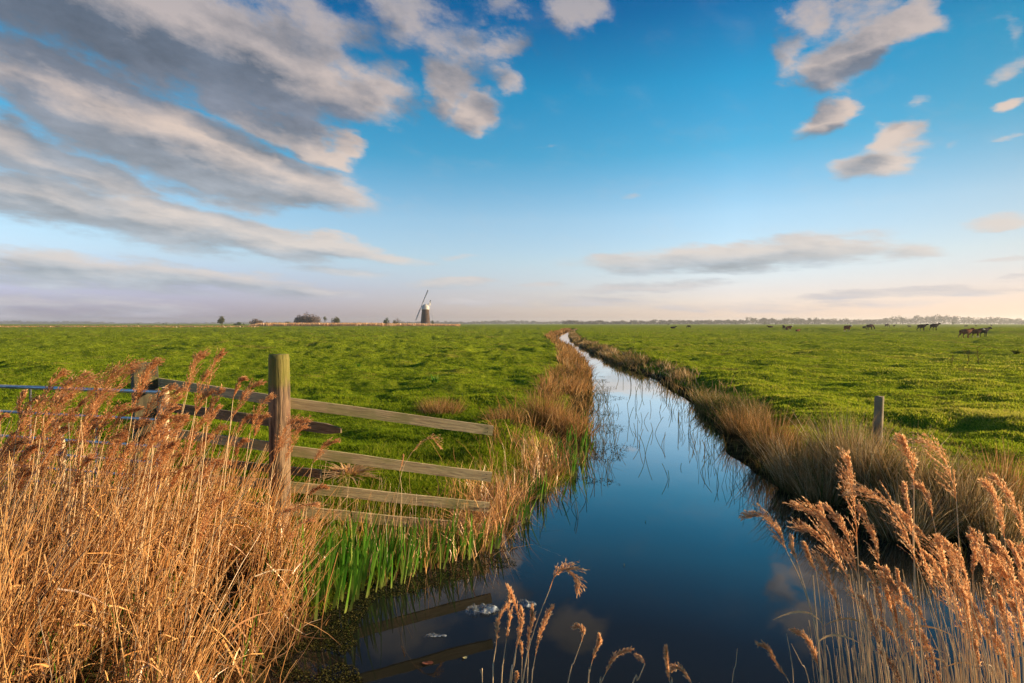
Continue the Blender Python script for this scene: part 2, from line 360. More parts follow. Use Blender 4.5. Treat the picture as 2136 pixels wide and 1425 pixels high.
def build_ground():
    th = np.concatenate([np.linspace(-180, -62, 60), np.linspace(-61.8, 61.8, 1150), np.linspace(62, 180, 60)[:-1]])
    r = [0.25]
    while r[-1] < 9000:
        rr = r[-1]; r.append(rr + max(.035, rr * (.0085 if rr < 120 else (.02 if rr < 600 else .12))))
    r = np.array(r)
    T, Rr = np.meshgrid(np.radians(th), r, indexing='ij')
    X = np.sin(T) * Rr; Y = np.cos(T) * Rr
    Z, d, hum = ground(X, Y, True)
    nt, nr = X.shape
    V = np.stack([X, Y, Z], -1).reshape(-1, 3)
    V = np.vstack([V, [[0, 0, gz(0, 0.01)]]])
    i = np.arange(nt)[:, None] * nr + np.arange(nr - 1)[None, :]
    i2 = (np.arange(nt)[:, None] + 1) % nt * nr + np.arange(nr - 1)[None, :]
    Fq = np.stack([i, i2, i2 + 1, i + 1], -1).reshape(-1, 4)[:, ::-1]
    c0 = len(V) - 1; k = np.arange(nt)
    Ft = np.stack([np.full(nt, c0), ((k + 1) % nt) * nr, k * nr], 1)[:, ::-1]
    m, N = mat_new('pasture')
    at_ = lambda a: N.n('ShaderNodeAttribute', attribute_name=a).outputs[2]
    tc = N.n('ShaderNodeTexCoord').outputs['Object']
    n1 = N.n('ShaderNodeTexNoise', {0: tc, 2: .35, 3: 5.0, 4: .65}).outputs[0]
    n2 = N.n('ShaderNodeTexNoise', {0: tc, 2: 5.0, 3: 6.0, 4: .7}).outputs[0]
    n3 = N.n('ShaderNodeTexNoise', {0: tc, 2: .02, 3: 3.0}).outputs[0]
    c = N.mix(N.smooth(n2, .35, .65), (.10, .160, .010), (.24, .29, .022))
    c = N.mix(N.m('MULTIPLY', N.smooth(n1, .52, .70), .6), c, (.25, .20, .045))
    c = N.mix(N.m('MULTIPLY', N.smooth(n3, .50, .60), .5), c, (.12, .17, .02))
    dirt = N.mix(N.smooth(n2, .4, .6), (.030, .022, .010), (.085, .060, .026))
    c = N.mix(N.smooth(N.m('ADD', at_('wet'), N.m('MULTIPLY', N.m('SUBTRACT', n2, .5), .5)), .35, .75), c, dirt)
    b = N.n('ShaderNodeBsdfDiffuse', {0: c})
    nb = N.n('ShaderNodeTexNoise', {0: tc, 2: 1.3, 3: 8.0, 4: .75}).outputs[0]
    N.t.links.new(N.n('ShaderNodeBump', {'Strength': 1.0, 'Distance': .35, 'Height': nb}).outputs[0], b.inputs['Normal'])
    N.n('ShaderNodeOutputMaterial', {0: b.outputs[0]})
    low = (1 - sstep(Y, 4.0, 5.4)) * (1 - sstep(X, 4, 7))
    wet = np.maximum(1 - sstep(d, .1, .9), low * .9).reshape(-1)
    o = mesh_np('ground', V, [Fq, Ft], m, attrs={'wet': np.append(wet, .9)}, smooth=True)
    tag(o, kind='structure')
build_ground()

def build_water():
    m, N = mat_new('ditch_water')
    tc = N.n('ShaderNodeTexCoord').outputs['Object']
    n = N.n('ShaderNodeTexNoise', {0: N.n('ShaderNodeMapping', {0: tc, 3: (1, .6, 1)}).outputs[0], 2: 2.2, 3: 3.0, 4: .5}).outputs[0]
    bp = N.n('ShaderNodeBump', {'Strength': .05, 'Distance': .02, 'Height': n}).outputs[0]
    body = N.n('ShaderNodeBsdfDiffuse', {0: (.011, .012, .010, 1)}).outputs[0]
    gl = N.n('ShaderNodeBsdfGlossy', {0: (1, 1, 1, 1), 1: .02, 'Normal': bp}).outputs[0]
    fr = N.ramp(N.n('ShaderNodeFresnel', {0: 1.34, 'Normal': bp}).outputs[0], [(0, 0), (.03, .016), (.07, .066), (.11, .185), (.18, .40), (.28, .66), (.42, .90), (.6, .96), (1, 1)])
    N.n('ShaderNodeOutputMaterial', {0: N.n('ShaderNodeMixShader', {0: fr, 1: body, 2: gl}).outputs[0]})
    # the sheet follows the ditch, reaching a little under both banks
    mid = []
    P = poly; c = []
    n_ = len(P)
    area = sum(P[i][0] * P[(i + 1) % n_][1] - P[(i + 1) % n_][0] * P[i][1] for i in range(n_))
    sgn = 1 if area > 0 else -1
    for i in range(n_):
        a, b, d = P[i - 1], P[i], P[(i + 1) % n_]
        t1 = (b - a) / np.linalg.norm(b - a); t2 = (d - b) / np.linalg.norm(d - b)
        nn = np.array([t1[1] + t2[1], -(t1[0] + t2[0])]) * sgn; nn /= max(.3, np.linalg.norm(nn))
        c.append(b + nn * .55)
    bm = bmesh.new(); vs = [bm.verts.new((p[0], p[1], 0)) for p in c]
    f = bm.faces.new(vs); bmesh.ops.triangulate(bm, faces=[f], ngon_method='EAR_CLIP')
    me = bpy.data.meshes.new('water'); bm.to_mesh(me); bm.free(); me.materials.append(m)
    if me.polygons[0].normal.z < 0: me.flip_normals()
    tag(link(bpy.data.objects.new('water', me)), kind='structure')
build_water()

# ------------------------------------------------------------------ grass of the pasture
def build_grass():
    n = 620000
    u = rng.uniform(-1.02, 1.02, n)
    omin, omax = 6.0, 372.0
    q = rng.random(n)
    off = omin + (omax - omin) * q ** 0.85
    D = 1.7 * F / off
    X = u * D * (1.0) ; Y = D
    Z, d, hum = ground(X, Y, True)
    edge = fbm(X * .8, Y * .8, 2)
    keep = (d > .35 + .9 * edge) & ((Y > 5.2) | (X > 4.5)) & (rng.random(n) < .35 + 1.3 * fbm(X * 1.7, Y * 1.7, 2))
    X, Y, Z, D, hum = X[keep], Y[keep], Z[keep], D[keep], hum[keep]; n = len(X)
    cl = fbm(X * 1.1 + 40, Y * 1.1, 3); pat = fbm(X * .13 + 4, Y * .13 + 7, 3)
    H = (.012 + .080 * cl * cl + .035 * rng.random(n)) * (1 + np.clip(D - 30, 0, 200) * .004)
    Wd = .0022 + D * .00042
    lean = rng.normal(0, .35, (n, 2)); lean[:, 0] -= .12
    bend = rng.normal(0, .35, (n, 2))
    rnd = np.clip(.10 + .45 * cl + .40 * pat + rng.normal(0, .13, n) + hum * .35 - .13 + .26 * sstep(X, -2, 14), 0, 1)  # deeper left, yellower right: the backlit glow is put into the blade colour
    B = np.stack([X, Y, Z - .01], 1)
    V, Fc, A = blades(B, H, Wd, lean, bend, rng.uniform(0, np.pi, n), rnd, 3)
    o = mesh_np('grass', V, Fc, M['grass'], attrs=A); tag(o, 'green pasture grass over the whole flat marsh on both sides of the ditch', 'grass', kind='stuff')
build_grass()

# ------------------------------------------------------------------ rushes along the water's edge
def along(line, n, power=1.0, ymin=0, ymax=1e9):
    P = np.array([[v.x, v.y] for v in line]); P = P[(P[:, 1] >= ymin) & (P[:, 1] <= ymax)]
    a, b = P[:-1], P[1:]; L = np.linalg.norm(b - a, axis=1); mid = (a + b) / 2
    w = L / (mid[:, 1] ** power); w /= w.sum()
    k = rng.choice(len(L), n, p=w); t = rng.random(n)[:, None]
    p = a[k] + (b[k] - a[k]) * t
    tn = (b[k] - a[k]) / L[k][:, None]; nrm = np.stack([tn[:, 1], -tn[:, 0]], 1)
    return p, nrm
def sedge(name, label, line, sgn, n, off, h, mat, cat, power=1.0, ymin=0, ymax=1e9, lean0=0.0, wk=.00055, dens=.18, cols=(.2, .95)):
    p, nrm = along(line, n, power, ymin, ymax)
    o_ = off[0] + (off[1] - off[0]) * rng.random(n) ** 1.2
    p = p + nrm * sgn * o_[:, None] + rng.normal(0, .08, (n, 2))
    clump = fbm(p[:, 0] * 1.1 + 11, p[:, 1] * .7, 3)
    D = np.maximum(p[:, 1], 1)
    keep = (rng.random(n) < np.clip((clump - .5) * 4 + dens, .05, 1))
    p, clump, D, nrm = p[keep], clump[keep], D[keep], nrm[keep]; n = len(p)
    H = (h[0] + (h[1] - h[0]) * clump ** 1.2) * rng.uniform(.55, 1.1, n)
    ln = rng.normal(0, .22, (n, 2)); ln[:, 0] += lean0; bd = rng.normal(0, .38, (n, 2)) + nrm * sgn * -.05
    rnd = np.clip(cols[0] + (cols[1] - cols[0]) * (fbm(p[:, 0] * .5, p[:, 1] * .35 + 20, 2) * .9 - .1) + rng.normal(0, .25, n), 0, 1)
    B = np.stack([p[:, 0], p[:, 1], np.maximum(ground(p[:, 0], p[:, 1]), -.15) - .02], 1)
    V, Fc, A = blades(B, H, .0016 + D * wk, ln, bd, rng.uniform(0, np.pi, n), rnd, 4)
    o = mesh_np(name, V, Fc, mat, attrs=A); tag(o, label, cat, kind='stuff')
sedge('bank_rushes', 'brown orange rushes lining the left bank of the ditch into the distance', Lw, 1, 30000, (-.05, 1.15), (.35, .80), M['rush'], 'rushes', 1.0, 6.3, 400, cols=(.35, 1.05))
sedge('bank_rushes', 'grey brown rushes lining the right bank of the ditch into the distance', Rw, -1, 28000, (.02, .95), (.28, .60), M['rushdark'], 'rushes', 1.1, 9.5, 400, cols=(.15, 1.0))
sedge('bank_rushes', 'short tangled sedge between the tussocks of the near right bank', Rw, -1, 6500, (.05, 1.1), (.15, .36), M['rushdark'], 'rushes', .6, 4.6, 10, wk=.0003, cols=(.0, .8), dens=.3)
sedge('shore_straw', 'dry straw coloured stalks by the water at the end of the fence rails', Lw, 1, 2900, (-.02, .70), (.25, .62), M['straw'], 'dry stalks', .2, 4.55, 10.5, wk=.00035, dens=.75)

# ------------------------------------------------------------------ rush tussocks on the near right bank
def tussock(x, y, h, spread, n, mat, label, group):
    z = gz(x, y); t = empty('rush_tussock', (x, y, z)); tag(t, label, 'tussock', group)
    a = rng.uniform(0, 2 * np.pi, n); r = spread * .40 * rng.random(n) ** .6
    B = np.stack([np.cos(a) * r, np.sin(a) * r, np.full(n, -.05)], 1)
    H = h * rng.uniform(.55, 1.1, n) * (1 - .25 * (r / (spread * .4)) ** 2)
    out = np.stack([np.cos(a), np.sin(a)], 1) * (r / (spread * .4))[:, None] * .38
    ln = out + rng.normal(0, .13, (n, 2)); bd = out * rng.uniform(0, .9, (n, 1)) + rng.normal(0, .12, (n, 2))
    rnd = np.clip(rng.normal(.55, .30, n), 0, 1)
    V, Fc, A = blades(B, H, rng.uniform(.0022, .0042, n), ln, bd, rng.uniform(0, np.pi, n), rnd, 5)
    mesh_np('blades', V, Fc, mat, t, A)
    m2 = n // 8; a = rng.uniform(0, 2 * np.pi, m2); r = spread * .5 * rng.random(m2) ** .5
    B = np.stack([np.cos(a) * r, np.sin(a) * r, np.full(m2, -.03)], 1)
    ln = np.stack([np.cos(a), np.sin(a)], 1) * .4 + rng.normal(0, .3, (m2, 2)); bd = np.stack([np.cos(a), np.sin(a)], 1) * rng.uniform(.2, .8, (m2, 1))
    V, Fc, A = blades(B, h * .55 * rng.uniform(.5, 1.1, m2), np.full(m2, .003), ln, bd, rng.uniform(0, np.pi, m2), np.clip(rng.normal(.2, .2, m2), 0, 1), 4)
    mesh_np('dead_skirt', V, Fc, M['rushdark'], t, A)
TUS = [  # foot pixel, top pixel, width px
 (1480,850,800,70,'small brown tussock farthest along the right bank'),
 (1530,900,826,90,'russet tussock on the right bank above the narrow water'),
 (1590,950,838,100,'tall russet tussock left of the slanted grey post'),
 (1650,1005,866,130,'broad grey brown tussock at the bend of the right bank'),
 (1735,1010,856,120,'high pale tipped tussock with green foot before the slope'),
 (1770,1060,905,140,'large tangled tussock under the lone post on the right'),
 (1690,1055,925,110,'low dark tussock touching the water at the bend'),
 (1870,1080,912,150,'wide tussock directly right of the lone post'),
 (1960,1110,935,150,'drooping grey tussock behind the tallest reed plumes'),
 (2060,1095,930,120,'orange tipped tussock near the bare earth on the right'),
 (2040,1135,985,130,'matted grey tussock overhanging the water at far right'),
 (1860,1120,985,130,'low drooping tussock at the water behind the reeds'),
 (1130,890,800,80,'rust brown tussock on the left bank beyond the rails'),
 (1050,905,860,90,'fine bronze tussock just behind the end of the top rail'),
 (920,880,835,110,'low olive tussock in the pasture above the top rail'),
]
for (fx, fy, ty, w, lab) in TUS:
    p = gp(fx, fy - (22 if fy > 1040 else 0), .12); D = p.y; h = max(.3, (fy - ty) / F * D); x, y = p.x + (.16 if fx > 1300 else 0), p.y
    tussock(x, y, h, w / F * D * .98, int(330 + w * 3.4), M['rush'] if fx < 1200 or fx in (1530, 1590, 2060) else M['rushdark'], lab, 'rush tussocks on the banks')

# ------------------------------------------------------------------ tubes and posts
def tube_obj(name, pts, r, mat, parent=None, ns=10, closed=False, m=None):
    P = np.array([list(p) for p in pts], float)[None]; k = P.shape[1]
    rr = np.full((1, k), r) if np.isscalar(r) else np.array(r)[None]
    V, Fq, A = tubes(P, rr, np.array([.5]), ns)
    caps = [np.array([list(range(ns))]), np.array([[(k - 1) * ns + i for i in range(ns)][::-1]])]
    return mesh_np(name, V, Fq + caps, mat, parent, A, smooth=True)
def bm_obj(name, bm, mat, parent=None, bev=0.0):
    if bev: bmesh.ops.bevel(bm, geom=list(bm.edges), offset=bev, segments=2, affect='EDGES', profile=.5)
    me = bpy.data.meshes.new(name); bm.to_mesh(me); bm.free()
    if mat: me.materials.append(mat)
    return link(bpy.data.objects.new(name, me), parent)
def rel(p, root): return Vector(p) - root.location

def round_post(parent, base, top, r, mat, name='post', ns=26, rough=.04, seed=0):
    k = 40; P = np.array([list(Vector(base).lerp(Vector(top), t)) for t in np.linspace(0, 1, k)])
    rg = np.random.default_rng(seed); ang = np.arange(ns) / ns * 2 * np.pi
    V = []
    for i in range(k):
        f = i / (k - 1)
        for j in range(ns):
            q = fbm(np.array([j * .9 + seed]), np.array([f * 2.4 + seed]), 2)[0] - .5
            q2 = fbm(np.array([np.cos(ang[j]) * 1.5 + 7]), np.array([np.sin(ang[j]) * 1.5 + f * 3]), 2)[0] - .5
            rr = r * (1.05 - .07 * f + rough * 2.2 * q + rough * 2.5 * q2)
            if i == k - 1: rr *= .95
            V.append(P[i] + rr * np.array([math.cos(ang[j]), math.sin(ang[j]), 0]) + np.array([0, 0, (rg.random() - .5) * .008 if i == k - 1 else 0]))
    n0 = len(V); V.append(P[-1] + np.array([0, 0, -.006]))
    Fq = [[i * ns + j, i * ns + (j + 1) % ns, (i + 1) * ns + (j + 1) % ns, (i + 1) * ns + j] for i in range(k - 1) for j in range(ns)]
    Ft = [[(k - 1) * ns + j, (k - 1) * ns + (j + 1) % ns, n0] for j in range(ns)]
    return mesh_np(name, V, [Fq, Ft], mat, parent, smooth=False)

def plank(name, pL, pR, h, th, mat, root, round_end=False):
    """board: pL, pR = world points of the upper edge ends; h = width, grain along it"""
    pL = Vector(pL); pR = Vector(pR); d = pR - pL; L = d.length
    bm = bmesh.new(); n = 14
    for i in range(n + 1):
        s = L * i / n; wv = (vnoise(np.array([s * 2.2 + pL.z * 9]), np.array([pL.x]))[0] - .5) * .008
        hh = h
        cut = 0
        if round_end and i == n: cut = h * .28
        for (y, z) in ((0, -cut + wv), (0, -hh + wv + cut), (th, -hh + wv + cut), (th, -cut + wv)):
            bm.verts.new((s, y, z))
    bm.verts.ensure_lookup_table(); v = bm.verts
    for i in range(n):
        for j in range(4):
            bm.faces.new((v[i * 4 + j], v[(i + 1) * 4 + j], v[(i + 1) * 4 + (j + 1) % 4], v[i * 4 + (j + 1) % 4]))
    bm.faces.new([v[j] for j in (3, 2, 1, 0)][::-1]); bm.faces.new([v[n * 4 + j] for j in (0, 1, 2, 3)][::-1])
    bmesh.ops.recalc_face_normals(bm, faces=bm.faces)
    o = bm_obj(name, bm, mat, root)
    ex = d.normalized(); ez0 = Vector((0, 0, 1)); ey = ez0.cross(ex).normalized(); ez = ex.cross(ey)
    mt = Matrix((ex, ey, ez)).transposed().to_4x4(); mt.translation = pL - root.location
    o.matrix_local = mt; return o
def mat_board(name, ca, cb, green):
    m, N = mat_new(name)
    tc = N.n('ShaderNodeTexCoord').outputs['Object']
    oi = N.n('ShaderNodeObjectInfo').outputs['Random']
    v = N.n('ShaderNodeVectorMath', {0: tc, 1: N.n('ShaderNodeCombineXYZ', {0: N.m('MULTIPLY', oi, 9.0), 2: N.m('MULTIPLY', oi, 5.0)}).outputs[0]}, operation='ADD').outputs[0]
    wv = N.n('ShaderNodeTexNoise', {0: N.n('ShaderNodeMapping', {0: v, 3: (.55, 1, 9)}).outputs[0], 2: 7.0, 3: 7.0, 4: .62, 8: 1.2}).outputs[0]
    p = N.n('ShaderNodeTexNoise', {0: v, 2: 3.2, 3: 4.0}).outputs[0]
    c = N.mix(N.smooth(wv, .34, .66), ca, cb)
    c = N.mix(N.m('MULTIPLY', N.smooth(p, .48, .62), .6), c, green)
    kn = N.n('ShaderNodeTexVoronoi', {0: N.n('ShaderNodeMapping', {0: v, 3: (1, 1, 1.7)}).outputs[0], 2: 3.6}).outputs[0]
    c = N.mix(N.smooth(kn, .05, .02), c, (.10, .065, .035))
    b = N.n('ShaderNodeBsdfPrincipled', {'Base Color': c, 'Roughness': .85})
    N.t.links.new(N.n('ShaderNodeBump', {'Strength': .5, 'Distance': .01, 'Height': wv}).outputs[0], b.inputs['Normal'])
    N.n('ShaderNodeOutputMaterial', {0: b.outputs[0]}); return m
M['board'] = mat_board('fence_board', (.27, .20, .105), (.50, .40, .21), (.22, .22, .07))
M['boardshaded'] = mat_board('shaded_fence_board', (.09, .06, .035), (.20, .14, .085), (.09, .09, .03))  # darker copy of the board wood, with the rails' shadow put into its colour

def build_fence():
    base = at(582, 1090, 4.95); base.z = .18
    root = empty('post_and_rail_fence', base); tag(root, 'weathered wooden fence with round post and sagging rails ending over the water', 'fence')
    top = at(582, 739, 4.95)
    round_post(root, rel((base.x + .01, base.y, .0), root), rel((top.x, top.y, top.z), root), .088, M['post'], seed=3)
    # squared gate post, turned on its corner
    c = at(301, 757, 5.75); bm = bmesh.new(); bmesh.ops.create_cube(bm, size=1)
    bmesh.ops.scale(bm, vec=(.21, .23, 1.75), verts=bm.verts)
    bmesh.ops.subdivide_edges(bm, edges=[e for e in bm.edges if abs(e.verts[0].co.z - e.verts[1].co.z) > .5], cuts=10)
    for v in bm.verts: v.co += Vector((random.uniform(-.004, .004), random.uniform(-.004, .004), random.uniform(-.006, .006)))
    o = bm_obj('gate_post', bm, M['mosspost'], root, .008); o.location = rel((c.x, c.y, c.z - .875), root); o.rotation_euler = (0, 0, R(40))
    PY, PE, PL = 5.05, 5.38, 5.72
    def seg(x0, y0, D0, x1, y1, D1, h, mat, label=None, rnd=False, th=.024):
        o = plank('rail', at(x0, y0, D0), at(x1, y1, D1), h, th, mat, root, rnd)
        if label: o['label'] = label
    D = lambda x: np.interp(x, [330, 582, 1030], [PL, PY, PE])
    seg(330, 788.5, PL, 585, 827, PY, .088, M['board']); seg(586, 828, PY, 1030, 889, PE, .092, M['board'])
    seg(330, 891, PL, 585, 926, PY, .088, M['board']); seg(586, 928, PY, 1027, 986, PE, .092, M['board'])
    seg(400, 988, D(400), 585, 1003, PY, .088, M['board']); seg(586, 1003, PY, 1022, 1050, PE, .092, M['board'])
    seg(420, 1038, D(420), 585, 1054, PY, .088, M['board']); seg(586, 1054, PY, 1022, 1096, PE, .088, M['board'])
    seg(330, 838, PL + .06, 711, 888, 5.16, .095, M['boardshaded'], 'short shadowed rail with a rounded end', True)
    seg(400, 953, D(400) + .06, 668, 981, 5.14, .075, M['boardshaded'], 'short shadowed lower rail', False)
build_fence()

def rail_nails():
    root = bpy.data.objects['post_and_rail_fence']
    for r_ in [c for c in root.children if c.name.startswith('rail')]:
        L = max(v.co.x for v in r_.data.vertices)
        for x in (.035, L - .05):
            for z in (-.025, -.062):
                bm = bmesh.new(); bmesh.ops.create_cone(bm, cap_ends=True, segments=8, radius1=.0045, radius2=.004, depth=.004, matrix=Matrix.Rotation(math.pi / 2, 4, 'X'))
                o = bm_obj('nail', bm, M['rust'], r_); o.location = (x, -.002, z)
M['rust'] = surf('rusty_nail', (.05, .022, .012), (.10, .045, .02), 60, .8)
rail_nails()

def build_gate():
    p0 = at(334, 800, 5.45); root = empty('field_gate', (p0.x, p0.y, .25)); tag(root, 'galvanised tubular field gate half hidden by the reeds at the left', 'gate')
    rows = [(806, 818, .019), (858, 876, .015), (909, 932, .015), (939, 966, .015), (969, 996, .015), (997, 1026, .016)]
    ext = -1.32
    ends = []
    for (ya, yb, r) in rows:
        a = at(0, ya, 6.0); b = at(332, yb, 5.45); a2 = b + (a - b) * 1.25
        tube_obj('bar', [rel(a2, root), rel(a2.lerp(b, .5), root), rel(b, root)], r, M['galv'], root)
        ends.append((a2, b))
    b0, b1 = ends[0][1], ends[-1][1]
    tube_obj('end_stile', [rel(b0 + Vector((0, 0, .01)), root), rel((b0 + b1) / 2, root), rel(b1 - Vector((0, 0, .01)), root)], .019, M['galv'], root)
    a0, a1 = ends[0][0], ends[-1][0]
    tube_obj('end_stile', [rel(a0, root), rel((a0 + a1) / 2, root), rel(a1, root)], .019, M['galv'], root)
    for f in (.36, .70):
        q0 = ends[0][0].lerp(ends[0][1], f); q1 = ends[-1][0].lerp(ends[-1][1], f)
        tube_obj('upright', [rel(q0 + Vector((0, .012, 0)), root), rel((q0 + q1) / 2 + Vector((0, .012, 0)), root), rel(q1 + Vector((0, .012, 0)), root)], .011, M['galv'], root)
build_gate()

def stake(pts, D, w, label, ties):
    W = [at(x, y, D) for x, y in pts]; root = empty('wooden_stake', W[-1]); tag(root, label, 'stake')
    P = catmull([list(rel(p, root)) for p in W], 16)
    rr = w / 2 / F * D
    tube_obj('shaft', P, [rr * (1 + .12 * math.sin(i * 1.7)) for i in range(16)], M['palewood'], root, 7)
    for (x, y) in ties:
        c = rel(at(x, y, D), root)
        for dz in (-.007, 0, .007):
            ring = [c + Vector((math.cos(t) * rr * 1.25, math.sin(t) * rr * 1.25, dz + .003 * math.sin(2 * t))) for t in np.linspace(0, 2 * math.pi, 14)]
            if dz == -.007: parts = []
            parts.append(tubes(np.array([[list(q) for q in ring]]), np.full((1, 14), .0035), np.array([.5]), 5))
        V, Fc, A = cat_parts(parts); mesh_np('twine', V, Fc, M['twine'], root, A)
stake([(345, 808), (346, 880), (344, 940), (346, 1010), (344, 1120)], 5.3, 13, 'upright pale stake tied with blue twine beside the square gate post', [(345, 901)])
stake([(112, 872), (123, 905), (131, 935), (130, 975), (134, 1030), (134, 1140)], 5.45, 12, 'bent pale stake tied to the tubular gate with blue twine', [(124, 908), (131, 944)])

def lone_post():
    b = gp(1830, 925, .3); D = 6.9; t = at(1834.5, 827, D); f = at(1830, 940, D)
    root = empty('fence_post', (f.x, f.y, gz(f.x, f.y))); tag(root, 'lone round grey post leaning slightly on the right bank', 'post')
    round_post(root, rel((f.x - .01, f.y, gz(f.x, f.y) - .1), root), rel(t, root), 17.5 / 2 / F * D, M['wood'], 'shaft', seed=9)
lone_post()
def small_post(px, y0, y1, w, label, group=None, D=None):
    D = D or gp(px, y1, .2).y
    a = at(px, y1, D); b = at(px, y0, D); root = empty('small_post', (a.x, a.y, a.z)); tag(root, label, 'post', group)
    round_post(root, (0, 0, -.3), rel(b, root), w / 2 / F * D, M['darkwood'], 'shaft', ns=8)
small_post(1162, 699, 712, 2.0, 'thin dark stake standing at the far bend of the ditch', D=60)
for i, (px, h) in enumerate([(779, 4), (783, 5), (787, 4.5), (795, 4), (798, 4), (802, 4)]):
    small_post(px, 679.5 - h, 680.2, 1.1, 'tiny dark post in the row left of the green tree by the mill', 'row of tiny posts near the windmill', D=390)

# ------------------------------------------------------------------ reeds
def plume_geo(axis, spread, side, dens=1.0, sp=1.0):
    """feathery head along a curved axis; side = unit vector the branchlets sweep towards"""
    L = float(np.sum(np.linalg.norm(np.diff(axis, axis=0), axis=1))); m = len(axis)
    nb = int(58 * dens); parts = []
    t = np.sort(rng.random(nb) ** .9 * .97)
    idx = t * (m - 1); i0 = np.minimum(idx.astype(int), m - 2); f = (idx - i0)[:, None]
    base = axis[i0] * (1 - f) + axis[i0 + 1] * f; tan = axis[i0 + 1] - axis[i0]; tan /= np.linalg.norm(tan, axis=1, keepdims=True)
    lb = L * (.13 + .34 * np.sin(np.pi * np.clip(t * .85 + .12, 0, 1)) ** .8 * (1 - t * .55)) * rng.uniform(.6, 1.15, nb)
    rv = rng.normal(0, 1, (nb, 3)); rv -= np.sum(rv * tan, 1)[:, None] * tan; rv /= np.linalg.norm(rv, axis=1, keepdims=True)
    dr = tan * 1.0 + rv * (.20 + .16 * rng.random((nb, 1))) * spread + side * (.28 * rng.random((nb, 1))) * spread
    dr /= np.linalg.norm(dr, axis=1, keepdims=True)
    s = np.linspace(0, 1, 5)
    P = base[:, None, :] + dr[:, None, :] * (lb[:, None] * s)[:, :, None] + (side * .22 * spread + np.array([0, 0, -.08]))[None, None, :] * (lb[:, None] * s ** 2)[:, :, None]
    parts.append(tubes(P, np.full((nb, 5), .0005), rng.random(nb) * .5, 3))
    ns = int(13 * (.6 + .4 * dens)); nn = nb * ns
    q = rng.random((nb, ns)) ** .8 * 4; j0 = np.minimum(q.astype(int), 3); ff = (q - j0)[:, :, None]
    bi = np.arange(nb)[:, None]
    c = P[bi, j0] * (1 - ff) + P[bi, j0 + 1] * ff
    dd = P[bi, j0 + 1] - P[bi, j0]; dd /= np.linalg.norm(dd, axis=2, keepdims=True) + 1e-9
    c = c.reshape(-1, 3); dd = dd.reshape(-1, 3) + rng.normal(0, .33, (nn, 3)); dd /= np.linalg.norm(dd, axis=1, keepdims=True)
    ls = rng.uniform(.008, .016, nn) * sp; w = rng.uniform(.0011, .0022, nn) * sp
    sv = np.cross(dd, rng.normal(0, 1, (nn, 3))); sv /= np.linalg.norm(sv, axis=1, keepdims=True)
    PP = np.stack([c, c + dd * (ls * .45)[:, None], c + dd * ls[:, None]], 1)
    WW = np.stack([w * .3, w, w * .15], 1)
    parts.append(strips(PP, WW, sv, rng.random(nn)))
    P0 = axis[None]; parts.append(tubes(P0, np.linspace(.0016, .0006, m)[None], np.array([.4]), 4))
    return cat_parts(parts)
def reed(path, plume, D, label, group, pm, spread=1.0, dens=1.0, sp=1.0, leaf=None, side=(.35, -.1, -.15), r=.0022, droot=0.0, rootz=None, name='reed'):
    """path: photo pixels of the stem from low to the plume's base; plume: pixels from base to tip"""
    W = [at(x, y, D) for x, y in path]
    a, b = W[0], W[1]; dr = (a - b); zb = rootz if rootz is not None else .02
    if a.z > zb:
        k = (a.z - zb) / max(.05, b.z - a.z) ; k = min(k, 40)
        f = a + Vector((dr.x, 0, dr.z)) * k * .55; f.z = zb; f.y += droot
        W = [f] + W
    root = empty(name, W[0]); tag(root, label, 'reed', group)
    P = catmull([list(rel(p, root)) for p in W], 14)
    rr = np.linspace(r * 1.25, r * .7, 14)[None]
    V, Fc, A = tubes(P[None], rr, rng.random(1), 5); mesh_np('stem', V, Fc, M['stem'], root, A, smooth=True)
    if plume:
        dy = rng.uniform(-.06, .06)
        ax = [at(x, y, D + dy * i / max(1, len(plume) - 1)) for i, (x, y) in enumerate(plume)]
        axp = catmull([list(rel(p, root)) for p in ax], 14)
        V, Fc, A = plume_geo(axp, spread, np.array(side), dens, sp); mesh_np('plume', V, Fc, pm, root, A)
    if leaf:
        for (t, L, dx) in leaf:
            c = P[int(t * 13)]; k = 8; s = np.linspace(0, 1, k)
            Q = np.zeros((1, k, 3)); Q[0] = c + np.stack([dx * L * (s * .55 + s ** 2 * .35), rng.normal(0, .1) * L * s, L * (s * .8 - s ** 2 * .75)], 1)
            V, Fc, A = strips(Q, (.0055 * (1 - s ** 2) * (.35 + s * 1.2)).clip(.0004)[None], np.array([[0, .35, .9]]) / .966, rng.random(1))
            mesh_np('leaf', V, Fc, M['dryleaf'], root, A)
    return root

